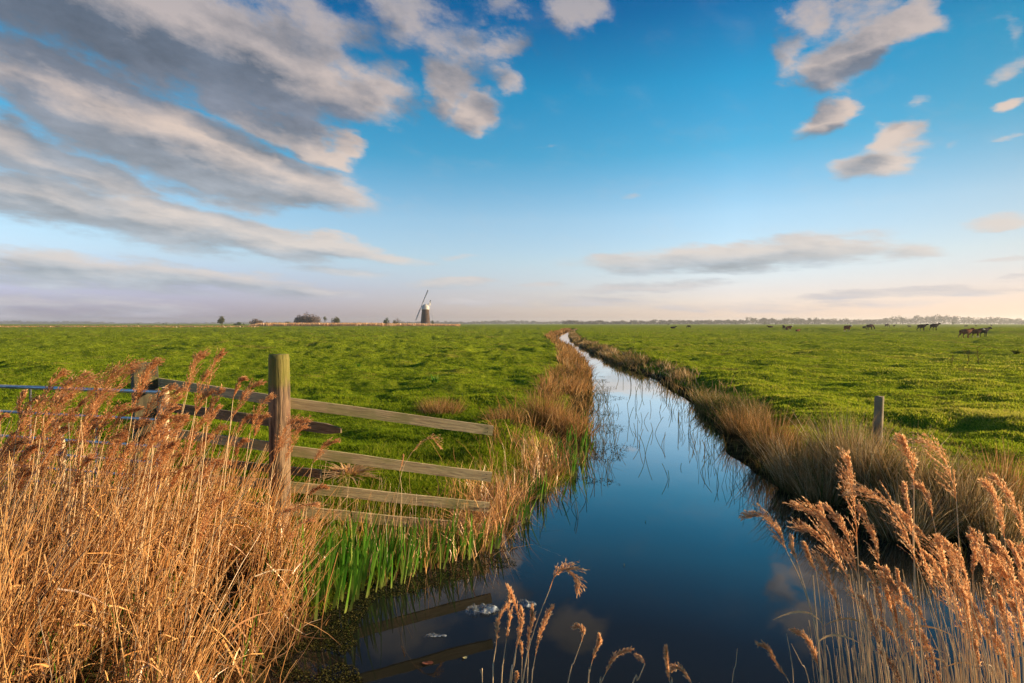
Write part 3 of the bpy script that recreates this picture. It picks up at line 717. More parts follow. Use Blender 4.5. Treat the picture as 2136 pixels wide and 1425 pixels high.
GR = 'plumed reeds at the lower right'
RR = [ # path low->plume base, plume base->tip, spread, label or None
 ([(1725,1425),(1704,1316),(1672,1215),(1640,1148)], [(1640,1148),(1622,1105),(1597,1077),(1560,1074)], .9, 'reed with a bent drooping plume standing farthest left of the right hand clump'),
 ([(1712,1425),(1700,1305),(1663,1173)], [(1663,1173),(1655,1148),(1652,1125)], .4, 'short slim plume just right of the drooping reed'),
 ([(1722,1425),(1716,1310),(1702,1191)], [(1702,1191),(1690,1162),(1680,1136)], .5, None),
 ([(1825,1425),(1812,1300),(1785,1190)], [(1785,1190),(1745,1120),(1710,1078),(1667,1053)], .75, None),
 ([(1812,1425),(1803,1300),(1776,1187)], [(1776,1187),(1750,1140),(1728,1100),(1715,1063)], .6, None),
 ([(1815,1425),(1807,1320),(1787,1192)], [(1787,1192),(1772,1130),(1752,1090),(1735,1066)], .7, None),
 ([(1835,1425),(1822,1350),(1794,1270)], [(1794,1270),(1760,1190),(1720,1125),(1681,1104)], .8, None),
 ([(1800,1425),(1794,1260),(1788,1136)], [(1788,1136),(1784,1070),(1776,1010),(1768,955)], .95, 'reed with an upright broad plume left of the two tallest'),
 ([(1762,1425),(1757,1360),(1752,1296)], [(1752,1296),(1742,1245),(1726,1200),(1711,1162)], .8, None),
 ([(1852,1425),(1845,1290),(1834,1180)], [(1834,1180),(1825,1130),(1812,1090),(1798,1060)], .7, None),
 ([(1990,1425),(1955,1300),(1912,1173)], [(1912,1173),(1875,1080),(1835,1040),(1790,1020)], .95, 'reed with a long plume bent far over to the left'),
 ([(1884,1425),(1860,1360),(1841,1298)], [(1841,1298),(1835,1255),(1824,1215),(1810,1190)], .6, None),
 ([(1908,1425),(1907,1220),(1906,1012)], [(1906,1012),(1904,975),(1893,940),(1882,911)], .95, 'tallest straight reed with an upright fluffy plume'),
 ([(2020,1425),(2010,1270),(2001,1140),(1995,1046)], [(1995,1046),(1985,1000),(1962,945),(1921,916)], 1.25, 'tall reed with the largest feathery plume swept to the left'),
 ([(2030,1425),(1990,1260),(1963,1158),(1945,1078)], [(1945,1078),(1938,1045),(1926,1020),(1912,1014)], .8, 'reed with a hooked plume between the two tallest'),
 ([(1925,1425),(1913,1260),(1903,1106)], [(1903,1106),(1898,1070),(1892,1040),(1889,1018)], .5, None),
 ([(2002,1425),(1985,1345),(1956,1254)], [(1956,1254),(1935,1190),(1908,1120),(1886,1077)], .6, None),
 ([(2062,1425),(2045,1350),(2011,1261)], [(2011,1261),(1985,1200),(1950,1140),(1910,1099)], .7, None),
 ([(2048,1425),(2040,1395),(2029,1364)], [(2029,1364),(2012,1300),(1985,1240),(1957,1195)], 1.0, None),
 ([(2064,1425),(2050,1340),(2024,1250)], [(2024,1250),(2015,1205),(1998,1160),(1976,1132)], .8, None),
 ([(2040,1425),(2034,1310),(2028,1198)], [(2028,1198),(2034,1165),(2035,1135),(2031,1111)], .7, None),
 ([(2072,1425),(2068,1350),(2063,1268)], [(2063,1268),(2062,1215),(2056,1165),(2048,1125)], .7, None),
 ([(2122,1425),(2112,1270),(2095,1121)], [(2095,1121),(2090,1080),(2077,1040),(2060,1010)], .8, 'reed with a slender plume near the right edge, left of a matching one'),
 ([(2165,1425),(2155,1270),(2137,1125)], [(2137,1125),(2127,1080),(2108,1035),(2081,1000)], .8, 'reed with a leaning plume at the right edge of the picture'),
 ([(2135,1425),(2128,1330),(2117,1232)], [(2117,1232),(2110,1190),(2097,1160),(2079,1136)], .6, None),
 ([(2150,1425),(2146,1330),(2137,1235)], [(2137,1235),(2132,1195),(2122,1165),(2110,1136)], .6, None),
 ([(2142,1425),(2140,1360),(2133,1290)], [(2133,1290),(2125,1250),(2106,1215),(2087,1187)], 1.0, None),
 ([(1718,1425),(1712,1410),(1707,1394)], [(1707,1394),(1700,1365),(1685,1335),(1662,1317)], .7, 'low reed with a nodding plume at the bottom of the right hand clump'),
 ([(1985,1425),(1960,1365),(1937,1313)], [(1937,1313),(1920,1275),(1902,1245),(1888,1224)], .5, None),
 ([(1880,1425),(1870,1340),(1862,1261)], [(1862,1261),(1860,1235),(1856,1210),(1851,1190)], .6, None),
 ([(1905,1425),(1893,1340),(1881,1246)], [(1881,1246),(1878,1225),(1875,1210),(1873,1195)], .3, None),
 ([(1905,1425),(1890,1385),(1874,1346)], [(1874,1346),(1862,1325),(1850,1310),(1839,1298)], .6, None),
 ([(1938,1440),(1935,1430),(1932,1416)], [(1932,1416),(1915,1375),(1895,1335),(1877,1298)], .5, None),
 ([(2128,1440),(2126,1432),(2124,1425)], [(2124,1425),(2112,1395),(2100,1375),(2087,1360)], .5, None),
 ([(1403,1440),(1400,1430),(1396,1420)], [(1396,1420),(1393,1390),(1391,1375),(1390,1358)], .3, 'lone slim reed tip at the bottom between the two clumps'),
 ([(1470,1450),(1455,1440),(1443,1425)], [(1443,1425),(1430,1405),(1415,1395),(1399,1398)], .4, 'low arching reed tip at the bottom right of the slim one'),
 ([(1660,1450),(1650,1432),(1640,1412)], [(1640,1412),(1622,1385),(1608,1360),(1590,1347)], .3, 'thin hooked reed at the bottom, left of the right hand clump'),
]
def place_list(lst, Dr, deflab, group, pm, rootz, sp=1.0, side=(-.5, -.1, -.1), dens=1.0, leafp=.4):
    for (path, pl, spread, lab) in lst:
        D = random.uniform(*Dr)
        lf = [(random.uniform(.45, .75), random.uniform(.12, .28), random.choice((-1, -1, 1)))] if random.random() < leafp else None
        reed(path, pl, D, lab or deflab, group, pm, spread, dens, sp, lf, side, rootz=rootz)
place_list(RR, (2.05, 2.5), 'golden plumed reed in the dense clump at the lower right', GR, M['plume'], .02, leafp=.22)
for i in range(34):   # the fuller part of the clump
    tx = 1800 + 350 * random.random() ** .75; ty = random.uniform(1120, 1330) + max(0, (1950 - tx)) * .35
    Lp = random.uniform(70, 130); lx = random.uniform(15, 55)
    bx, by = tx + lx, ty + Lp
    place_list([([(bx + random.uniform(10, 45), 1425 if by < 1380 else by + 60), (bx + 12, (by + 1425) / 2 if by < 1380 else by + 30), (bx, by)], [(bx, by), (bx - lx * .3, by - Lp * .4), (bx - lx * .62, by - Lp * .75), (tx, ty)], random.uniform(.4, .9), None)],
        (2.2, 2.75), 'golden plumed reed in the dense clump at the lower right', GR, M['plume'], .02, leafp=.1)
MM = [
 ([(1028,1425),(1029,1385),(1035,1345)], [(1035,1345),(1037,1310),(1045,1282),(1057,1263)], .3, 'leftmost slim plume of the small clump at the bottom middle'),
 ([(1046,1425),(1050,1380),(1056,1337)], [(1056,1337),(1061,1300),(1060,1270),(1062,1239)], .28, 'second slim plume from the left in the bottom middle clump'),
 ([(1063,1425),(1071,1385),(1077,1348)], [(1077,1348),(1083,1305),(1075,1265),(1063,1232)], .35, 'bent plume third from the left in the bottom middle clump'),
 ([(1066,1425),(1072,1390),(1077,1352)], [(1077,1352),(1082,1325),(1086,1300),(1087,1276)], .35, 'plume crossing the bent one in the bottom middle clump'),
 ([(1100,1425),(1101,1398),(1102,1371)], [(1102,1371),(1103,1335),(1108,1305),(1109,1274)], .35, 'thin upright plume left of the tall drooping reed'),
 ([(1090,1425),(1113,1319),(1147,1228)], [(1147,1228),(1158,1200),(1178,1187),(1196,1203),(1202,1228)], .9, 'tallest reed of the bottom middle with a plume hooked over to the right'),
 ([(1109,1425),(1112,1395),(1117,1367)], [(1117,1367),(1124,1330),(1134,1298),(1147,1271)], .4, 'dense plume right of the tall drooping reed'),
 ([(1088,1425),(1088,1400),(1089,1373)], [(1089,1373),(1088,1360),(1087,1350),(1085,1340)], .3, 'shortest plume in the bottom middle clump'),
 ([(1185,1425),(1198,1380),(1213,1338)], [(1213,1338),(1216,1322),(1210,1311),(1201,1309)], .25, 'reed with a small hooked plume right of the bottom middle clump'),
 ([(1227,1425),(1230,1405),(1234,1384)], [(1234,1384),(1240,1362),(1246,1348),(1249,1331)], .3, 'reed with a forked slim plume right of the hooked one'),
 ([(1250,1440),(1254,1425),(1262,1408)], [(1262,1408),(1272,1385),(1287,1367),(1308,1356)], .35, 'reed plume leaning right near the bottom edge'),
 ([(1315,1440),(1330,1420),(1345,1385)], [(1345,1385),(1338,1375),(1328,1368)], .15, 'bare thin reed stalk at the bottom right of the leaning plume'),
 ([(1075,1440),(1075,1435),(1076,1425)], [(1076,1425),(1077,1418),(1078,1406)], .3, 'reed tip only just rising into view at the bottom middle'),
]
place_list(MM, (2.05, 2.25), '', 'reeds at the bottom middle', M['plume'], .02, side=(.3, 0, -.3), dens=.8, leafp=0)
def stalk(px0, py0, px1, py1, D, label, group=None):
    reed([(px1, py1), ((px0 + px1) / 2 + 2, (py0 + py1) / 2), (px0, py0)], None, D, label, group, None, r=.0016, name='reed_stalk', rootz=.02)
stalk(1001, 1397, 1006, 1425, 2.1, 'broken bare reed stalk left of the bottom middle clump')
stalk(1538, 1353, 1527, 1425, 2.3, 'bare leaning stalk alone at the bottom left of the right clump')
stalk(1641, 1322, 1655, 1425, 2.3, 'tall bare stalk at the left foot of the right hand clump')
stalk(1650, 1342, 1688, 1425, 2.3, 'leaning bare stalk crossing the left foot of the right hand clump')

# left bank of reeds
def zl(x, y): return (x * .5087, 700 + y * .5088)
LL = [((260,155),(150,330)),((380,180),(190,400)),((365,172),(240,330)),((540,115),(360,330)),((500,140),(330,380)),((470,140),(340,300)),((640,110),(560,290)),((620,130),(540,330)),
 ((835,80),(755,270)),((815,85),(770,230)),((908,75),(850,235)),((850,155),(800,310)),((1000,180),(955,265)),((1060,195),(950,345)),((1110,250),(1025,400)),((95,240),(82,345)),
 ((255,385),(190,500)),((1255,345),(1140,480)),((1205,345),(1120,520)),((1245,375),(1170,520)),((1375,430),(1280,528)),((20,330),(-20,390)),((190,330),(30,560)),((70,465),(-10,540)),
 ((370,190),(170,420)),((345,165),(180,330)),((560,125),(420,340)),((510,290),(380,430)),((600,350),(420,490)),((700,215),(570,380)),((745,222),(640,330)),((730,255),(660,400)),((560,300),(430,420)),
 ((500,400),(370,520)),((900,230),(850,370)),((770,480),(600,590)),((870,230),(800,330)),((440,330),(300,470)),((300,340),(150,430)),((240,250),(100,400)),((160,420),(40,590)),((330,430),(210,530)),
 ((660,380),(540,500)),((720,330),(600,420)),((890,300),(840,420)),((1040,330),(970,400)),((1090,330),(1040,420)),((820,560),(700,640)),((930,520),(820,600)),((940,640),(820,720)),((590,560),(450,640)),
 ((700,450),(600,560)),((530,480),(400,600)),((130,560),(20,700)),((80,600),(-10,680)),((1340,622),(1265,655)),((1010,430),(960,500)),((860,420),(800,500)),((450,230),(320,420)),((420,260),(300,440))]
GL = 'brown plumed reeds on the left bank'
def left_reed(tip, base, D, arc=.12, spread=1.05, lab=None, pm=None, low=None):
    (tx, ty), (bx, by) = tip, base
    dx, dy = tx - bx, ty - by
    mid1 = (bx + dx * .30 - dy * 0 - 2, by + dy * .38 - 3); mid2 = (bx + dx * .64 - 1, by + dy * .76 - 4)
    sl = random.uniform(.12, .30)
    p1 = (bx - sl * 90, by + 110); p2 = (bx - sl * 230, by + 300)
    path = low or [p2, p1, (bx, by)]
    reed(path, [(bx, by), mid1, mid2, (tx, ty)], D, lab or 'brown plumed reed among many in the thick stand on the left bank', GL, pm or M['plumebrown'], spread * 1.05, 1.05, 1.2,
         [(random.uniform(.4, .7), random.uniform(.2, .35), 1)] if random.random() < .35 else None, side=(.22, -.1, -.02), rootz=.1, r=.0025)
LAB = {8: 'tall red brown plume rising highest beside a pointed one', 10: 'pointed narrow plume reaching highest above the left reed stand',
       6: 'reed plume standing before the square gate post', 12: 'small slim plume between the tall pair and the round post', 14: 'plume just left of the round post',
       17: 'rightmost plume crossing in front of the round post', 20: 'single thin plume right of the round post', 55: 'flat small plume low to the right of the round post', 15: 'short upright plume near the left edge before the gate'}
for i, (t, b) in enumerate(LL):
    Dv = random.uniform(3.3, 4.3)
    if i in (17, 18, 19, 20): Dv = random.uniform(4.0, 4.4)
    left_reed(zl(*t), zl(*b), Dv, lab=LAB.get(i))
for i in range(42):
    tx = random.uniform(-10, 470); ty = 790 + random.uniform(0, 190) + (max(0, tx - 230) * .35)
    if tx < 60: ty += 40
    L = random.uniform(60, 115); a = random.uniform(.3, .8)
    left_reed((tx, ty), (tx - L * math.sin(a), ty + L * math.cos(a)), random.uniform(3.0, 4.3))
# drooping heads near the foot of the post
left_reed((661, 1052), (571, 1081), 3.9, lab='pale plume bowed to the right at the foot of the round post', pm=M['plume'], low=[(420, 1260), (505, 1150), (571, 1081)])
left_reed((648, 1084), (600, 1132), 3.9, lab='pale hanging plume just below the bowed one', pm=M['plume'], low=[(520, 1300), (560, 1210), (600, 1132)])
reed([(800,1180),(822,1075),(838,985),(858,945)], [(858,945),(880,922),(900,915),(914,928)], 4.9, 'single reed with a hooked plume in front of the middle rails', None, M['plume'], .6, .7, 1.1, side=(.3, 0, -.2), rootz=.05)
reed([(835,1100),(838,1030),(833,985)], [(833,985),(838,968),(841,952)], 4.9, 'slim upright reed plume left of the hooked one before the rails', None, M['plume'], .3, .5, 1.0, rootz=.05)

# the mass of dry stems
def reed_mass():
    n = 5400
    D = rng.uniform(2.35, 4.75, n) ; 
    xr = np.interp(D, [2.3, 3.0, 3.7, 4.3, 4.8], [-1.25, -1.42, -1.45, -1.62, -1.95])
    X = xr - rng.random(n) ** 1.15 * np.interp(D, [2.3, 4.8], [2.3, 3.6]) + rng.normal(0, .10, n)
    kk = fbm(X * 3.2 + 5, D * 3.2, 2) + rng.normal(0, .06, n) > .42; X, D, xr = X[kk], D[kk], xr[kk]; n = len(X)
    Z = np.maximum(ground(X, D), 0)
    edgef = np.clip((xr - X) / .9, 0, 1)
    H = (rng.uniform(.55, 1.42, n) - .10 * (D < 3)) * (.45 + .55 * edgef)
    H = np.where(rng.random(n) < .12, H * .5, H)
    H = np.minimum(H, 2.05 - D * (.265 - .10 * rng.random(n) ** 2.2 - .02 * (X < -2.4)) - Z)
    ln = rng.normal(0, .13, (n, 2)); ln[:, 0] += .10
    bd = rng.normal(0, .12, (n, 2)); bd[:, 0] += .16
    wild = rng.random(n) < .16; ln[wild] += rng.normal(0, .55, (wild.sum(), 2)); H[wild] *= .75
    k = 6; t = np.linspace(0, 1, k); P = np.zeros((n, k, 3))
    P[:, :, :2] = np.stack([X, D], 1)[:, None, :] + (ln[:, None, :] * t[None, :, None] + bd[:, None, :] * (t ** 2)[None, :, None]) * H[:, None, None]
    P[:, :, 2] = Z[:, None] + H[:, None] * t[None, :]
    P[:, 1:-1, :2] += rng.normal(0, .006, (n, k - 2, 2))
    r = rng.uniform(.0016, .0040, n)[:, None] * np.linspace(1.1, .6, k)[None, :]
    p1 = tubes(P, r, np.clip(rng.normal(.5, .25, n), 0, 1), 3)
    # loose dead leaves and broken bits tangled low down
    m = 5200; i = rng.integers(0, n, m); tt = rng.random(m) ** 1.3 * .75
    c = np.stack([X[i] + ln[i, 0] * H[i] * tt, D[i] + ln[i, 1] * H[i] * tt, Z[i] + H[i] * tt], 1) + rng.normal(0, .03, (m, 3)); c[:, 2] = np.maximum(c[:, 2], .03)
    dirv = np.stack([rng.normal(.25, .6, m), rng.normal(0, .6, m), rng.normal(.1, .8, m)], 1); dirv /= np.linalg.norm(dirv, axis=1, keepdims=True)
    L = rng.uniform(.06, .30, m); s = np.linspace(0, 1, 4)
    Q = c[:, None, :] + dirv[:, None, :] * (L[:, None] * s)[:, :, None]; Q[:, :, 2] -= (L[:, None] * s ** 2) * .35
    Q[:, :, 2] = np.maximum(Q[:, :, 2], .01)
    sd_ = np.cross(dirv, rng.normal(0, 1, (m, 3))); sd_ /= np.linalg.norm(sd_, axis=1, keepdims=True)
    p2 = strips(Q, rng.uniform(.0012, .0055, m)[:, None] * (1 - s ** 2 * .8)[None], sd_, np.clip(rng.normal(.45, .3, m), 0, 1))
    V, Fc, A = cat_parts([p1, p2])
    A['hgt'] = np.clip(V[:, 2] / .8, 0, 1)  # stems tinted darker near the ground, painting in the shade between them
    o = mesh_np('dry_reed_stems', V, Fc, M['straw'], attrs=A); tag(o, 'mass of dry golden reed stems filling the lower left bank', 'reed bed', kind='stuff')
    # a few green shoots in the stand
    g = 420; i = rng.integers(0, n, g); B = np.stack([X[i], D[i], Z[i]], 1)
    V, Fc, A = blades(B, rng.uniform(.15, .5, g), rng.uniform(.002, .005, g), rng.normal(0, .15, (g, 2)), rng.normal(0, .3, (g, 2)), rng.uniform(0, np.pi, g), rng.random(g) * .7, 5)
    tag(mesh_np('green_shoots', V, Fc, M['iris'], attrs=A), 'scattered green shoots low among the dry reed stems', 'green shoots', kind='stuff')
    # scattered background stems at the foot of the right and middle clumps
    n = 260; px = np.concatenate([rng.uniform(1760, 2160, 235), rng.uniform(1680, 1780, 25)]); ty = rng.uniform(1180, 1400, n); DD = rng.uniform(2.1, 2.8, n)
    P = np.zeros((n, 5, 3))
    for j in range(n):
        sl = rng.uniform(.02, .22); a = at(px[j], ty[j], DD[j]); b = at(px[j] + sl * (1425 - ty[j]), 1425, DD[j])
        f = b + (b - a).normalized() * .1; f = Vector((f.x + .03, f.y, .01))
        P[j] = catmull([list(f), list(b), list(a)], 5)
    V, Fc, A = tubes(P, rng.uniform(.0011, .0022, n)[:, None] * np.linspace(1.1, .6, 5)[None], rng.random(n), 4)
    tag(mesh_np('bare_reed_stems', V, Fc, M['stem'], attrs=A, smooth=True), 'thin bare reed stems between the plumed reeds at the lower right', 'reed stems', kind='stuff')
reed_mass()

# ------------------------------------------------------------------ iris, straw and grass under the rails
def iris_clump(px, py, h, n, label, sp=.10):
    p = gp(px, py, .02); root = empty('iris_clump', (p.x, p.y, .0)); tag(root, label, 'iris leaves', 'green iris clumps below the rails')
    B = np.stack([rng.normal(0, sp, n), rng.normal(0, sp * .6, n), np.full(n, -.02)], 1)
    ln = np.stack([B[:, 0] / sp * .10 + rng.normal(.03, .07, n), rng.normal(0, .08, n)], 1)
    V, Fc, A = blades(B, h * rng.uniform(.55, 1.05, n), rng.uniform(.007, .013, n), ln, rng.normal(0, .08, (n, 2)), rng.normal(0, .5, n), np.clip(rng.normal(.45, .25, n), 0, 1), 6)
    mesh_np('leaves', V, Fc, M['iris'], root, A)
IR = [(650,1262,.42,26,'pale green iris clump standing farthest left at the water'),(700,1240,.50,34,'tall bright iris clump second from the left'),(662,1225,.36,18,'smaller iris clump behind the leftmost pair'),(745,1200,.46,24,'iris clump at the middle of the low bank'),
      (772,1215,.36,18,'narrow iris clump right of the middle one'),(843,1185,.34,16,'slim iris leaves below the lowest rail'),(800,1165,.30,18,'short iris clump hard under the lowest rail'),(902,1160,.38,12,'upright broad iris leaves before the rail, right of centre'),
      (935,1155,.30,16,'yellow green iris leaves near the rail end'),(960,1150,.30,14,'last iris clump under the rail end'),(1195,950,.42,22,'iris clump on the left bank beyond the straw'),(1180,985,.35,18,'low iris clump at the water by the straw'),(1208,905,.4,16,'farthest iris clump on the left bank'),
      (820,1190,.30,16,'iris clump between the short one and the slim leaves'),(872,1176,.28,14,'thin iris clump just right of the slim leaves'),(985,1140,.26,12,'small iris clump at the very end of the lowest rail'),(1060,1080,.30,14,'iris leaves rising from the straw past the rail ends'),(1120,1035,.30,14,'iris leaves among the straw halfway to the brown rushes')]
for a in IR: iris_clump(a[0], a[1], a[2] * 1.32, int(a[3] * 1.4), a[4], .13)
def undergrowth():
    # mixed grass, straw and litter between the rails and the water
    n = 22000
    X = rng.uniform(-1.95, .75, n); Y = rng.uniform(3.7, 8.6, n); Z, d, hum = ground(X, Y, True)
    k = (d > -.04) & (Y > 3.85 + .25 * np.clip(X + 1.6, 0, 2)) & (Y < 8.4 - .9 * rng.random(n)); X, Y, Z, d = X[k], Y[k], Z[k], d[k]; n = len(X)
    V, Fc, A = blades(np.stack([X, Y, Z - .01], 1), rng.uniform(.04, .14, n), rng.uniform(.0016, .0035, n), rng.normal(0, .25, (n, 2)), rng.normal(0, .4, (n, 2)), rng.uniform(0, np.pi, n), np.clip(rng.normal(.5, .2, n), 0, 1), 4)
    tag(mesh_np('bank_grass', V, Fc, M['grass'], attrs=A), 'longer green grass on the bank around the wooden rails', 'grass', kind='stuff')
    n = 420
    px = rng.uniform(640, 1100, n); X = np.zeros(n); Y = np.zeros(n)
    for j in range(n):
        q = gp(px[j], rng.uniform(1090, 1215) if px[j] < 1020 else rng.uniform(1000, 1110), .05); X[j], Y[j] = q.x, q.y
    Z, d, _ = ground(X, Y, True); k = d > -.1; X, Y, Z = X[k], Y[k], Z[k]; n = len(X)
    H = rng.uniform(.12, .50, n); t = np.linspace(0, 1, 5); ln = rng.normal(.06, .12, (n, 2)); bd = rng.normal(.03, .12, (n, 2)); P = np.zeros((n, 5, 3))
    P[:, :, :2] = np.stack([X, Y], 1)[:, None] + (ln[:, None] * t[None, :, None] + bd[:, None] * (t ** 2)[None, :, None]) * H[:, None, None]; P[:, :, 2] = np.maximum(Z, 0)[:, None] + H[:, None] * t[None]
    V, Fc, A = tubes(P, rng.uniform(.001, .002, n)[:, None] * np.linspace(1.2, .6, 5)[None], np.clip(rng.normal(.55, .25, n), 0, 1), 3)
    tag(mesh_np('dry_stalks', V, Fc, M['straw'], attrs=A), 'dry stalks standing among the iris leaves under the rails', 'dry stalks', kind='stuff')
undergrowth()

# ------------------------------------------------------------------ floating and standing weed in the water
def water_weed():
    n = 42000; px = rng.uniform(560, 1090, n); py = rng.uniform(1140, 1440, n)
    pts = np.array([list(gp(a, b, .004)) for a, b in zip(px, py)])
    d = -water_sdf(pts[:, 0], pts[:, 1]); f = fbm(pts[:, 0] * 3.2, pts[:, 1] * 3.2, 3)
    lim = np.where(px < 800, .62 - (px - 560) / 240 * .36, .26)
    keep = (d > -.05) & (d < lim * (.3 + 1.6 * f)) & (f > .38)
    pts = pts[keep]; n = len(pts); ln = rng.uniform(.004, .015, n); az = rng.uniform(0, 2 * np.pi, n)
    dirv = np.stack([np.cos(az), np.sin(az), rng.uniform(0, .5, n)], 1)
    P = pts[:, None] + dirv[:, None] * (ln[:, None] * np.array([0, .5, 1.]))[:, :, None]
    sv = np.stack([-np.sin(az), np.cos(az), rng.normal(0, .3, n)], 1)
    V, Fc, A = strips(P, ln[:, None] * np.array([.12, .3, .05])[None], sv, rng.random(n))
    tag(mesh_np('floating_weed', V, Fc, M['weed'], attrs=A), 'dark green weed floating along the left water edge', 'floating weed', kind='stuff')
    # thin emergent stalks, single file in the open water
    L = [(1325,840,70),(1345,950,70),(1310,880,55),(1362,905,50),(1385,930,45),(1282,930,50),(1395,1000,45),(1415,900,50),(1460,985,55),(1500,1010,50),(1265,985,40),(1291,790,30),(1300,800,20),(1316,808,40),(1337,812,60),(1352,800,22),(1330,905,38),(1336,930,60),(1343,880,40),(1358,855,26),(1375,860,28),(1402,862,40),(1260,820,40),(1268,850,60),(1255,900,40),(1240,870,30),(1290,860,30),
         (1440,905,45),(1447,930,38),(1488,930,60),(1470,940,42),(1420,976,22),(1530,1000,55),(1541,985,45),(1552,1000,52),(1520,960,30),(1346,1090,14),(1303,1180,22),(1240,1010,45),(1222,1045,40),(1206,1080,50),(1190,1060,36),(1168,1050,40),(1135,1075,44),
         (1128,1110,26),(1088,1120,40),(1070,1140,40),(1110,1085,34),(918,1220,45),(945,1225,35),(997,1190,40),(980,1200,50),(865,1235,38),(900,1205,30)]
    parts = []
    for (px_, py_, h) in L:
        for rep in range(2 if h > 35 else 1):
            x = px_ + random.uniform(-5, 5) * rep; p = gp(x, py_, 0); H = h / F * p.y * random.uniform(.5, .9)
            k = 6; s = np.linspace(0, 1, k); lx, ly = random.gauss(0, .14), random.gauss(0, .1); b = random.gauss(0, .2)
            Q = np.zeros((1, k, 3)); Q[0] = np.stack([p.x + (lx * s + b * s ** 2) * H, p.y + ly * s * H, -.03 + H * s], 1)
            parts.append(tubes(Q, np.full((1, k), .0014 + p.y * .00032), np.array([random.random() * .25]), 3))
    n = 420; p, nrm = along(Rw, n, .6, 4.8, 30); p = p + nrm * (rng.random(n)[:, None] ** 1.5) * .75
    p2, nrm2 = along(Lw, 260, .6, 6.5, 22); p2 = p2 - nrm2 * (rng.random(260)[:, None] ** 1.4) * .55; p = np.vstack([p, p2]); n = len(p)
    H = rng.uniform(.06, .30, n); k = 4; s = np.linspace(0, 1, k); ln = rng.normal(0, .28, (n, 2)); Q = np.zeros((n, k, 3))
    Q[:, :, :2] = p[:, None] + ln[:, None] * (H[:, None] * s)[:, :, None]; Q[:, :, 2] = -.02 + H[:, None] * s
    parts.append(tubes(Q, (.0010 + p[:, 1] * .00022)[:, None] * np.ones((1, k)), rng.random(n) * .35, 3))
    V, Fc, A = cat_parts(parts)
    tag(mesh_np('emergent_stems', V, Fc, M['rushdark'], attrs=A), 'thin dark stems poking out of the still water', 'water plants', kind='stuff')
    # flat mats of weed beside the left bank
    n = 5200; p, nrm = along(Lw, n, .8, 7.0, 24); row = fbm(p[:, 1] * 1.6, p[:, 1] * 0, 2); dd = rng.random(n) ** 1.3 * .75 * row * 1.6
    k = (row > .48); p, nrm, dd = p[k], nrm[k], dd[k]; n = len(p); p = p - nrm * dd[:, None]
    az = rng.uniform(0, 2 * np.pi, n); l2 = rng.uniform(.015, .06, n)
    P = np.stack([p[:, 0], p[:, 1], np.full(n, .004)], 1)[:, None] + np.stack([np.cos(az), np.sin(az) * .6, rng.uniform(0, .5, n)], 1)[:, None] * (l2[:, None] * np.array([0, .5, 1.]))[:, :, None]
    V, Fc, A = strips(P, l2[:, None] * np.array([.05, .14, .03])[None], np.stack([-np.sin(az), np.cos(az), az * 0], 1), rng.random(n) * .5)
    tag(mesh_np('floating_weed', V, Fc, M['weed'], attrs=A), 'streaks of water weed floating beside the left bank further up the ditch', 'floating weed', kind='stuff')
water_weed()

def plastic(px, py, wpx, hpx, label, seed, flat=.35, name='plastic_bag'):
    m = bpy.data.materials.get('clear_plastic')
    if not m:
        m, N = mat_new('clear_plastic')
        g = N.n('ShaderNodeBsdfGlossy', {0: (1, 1, 1, 1), 1: .12}).outputs[0]; d = N.n('ShaderNodeBsdfDiffuse', {0: (.42, .46, .47, 1)}).outputs[0]; tr = N.n('ShaderNodeBsdfTransparent').outputs[0]
        s = N.n('ShaderNodeMixShader', {0: .35, 1: d, 2: g}).outputs[0]
        nn = N.n('ShaderNodeTexNoise', {0: N.n('ShaderNodeTexCoord').outputs['Object'], 2: 18.0, 3: 4.0}).outputs[0]
        N.n('ShaderNodeOutputMaterial', {0: N.n('ShaderNodeMixShader', {0: N.smooth(nn, .44, .72, .12, .85), 1: tr, 2: s}).outputs[0]})
    p = gp(px, py, 0); w = wpx / F * p.y / 2; h = hpx / F * p.y / 2 * 1.9
    nx, ny = 30, 22; rg = np.random.default_rng(seed)
    gx, gy = np.meshgrid(np.linspace(-1, 1, nx), np.linspace(-1, 1, ny), indexing='ij')
    rr = np.sqrt(gx ** 2 + gy ** 2); f1 = fbm(gx * 2.2 + seed, gy * 2.2, 3); f2 = np.abs(fbm(gx * 3.5 + seed * 2, gy * 3.5, 2) - .5)
    Z = np.clip(1 - rr ** 2, 0, 1) * w * flat * 2.2 * np.clip(f1 - .32, 0, 1) - f2 * w * .25 + .004
    a = np.arctan2(gy, gx); rad = 1 + .35 * (fbm(a * 1.3 + seed, a * 0 + seed, 2) - .5) * 2
    V = np.stack([gx * w * rad, gy * h * rad, Z], -1).reshape(-1, 3)
    i = (np.arange(nx - 1)[:, None] * ny + np.arange(ny - 1)[None]).ravel(); c = (rr.ravel()[i] < .98)
    Fq = np.stack([i, i + ny, i + ny + 1, i + 1], 1)[c]
    o = mesh_np(name, V, [Fq], m, smooth=False); o.location = (p.x, p.y, .002); tag(o, label, 'plastic bag')
plastic(1004, 1274, 78, 20, 'larger crumpled clear plastic bag floating over the rail reflection', 2, .5)
plastic(1098, 1262, 40, 15, 'smaller clump of clear plastic floating to the right of the big bag', 5, .6)
plastic(905, 1327, 42, 8, 'pale plastic strip lying in the water left of the crumpled bags', 8, .3, 'plastic_strip')
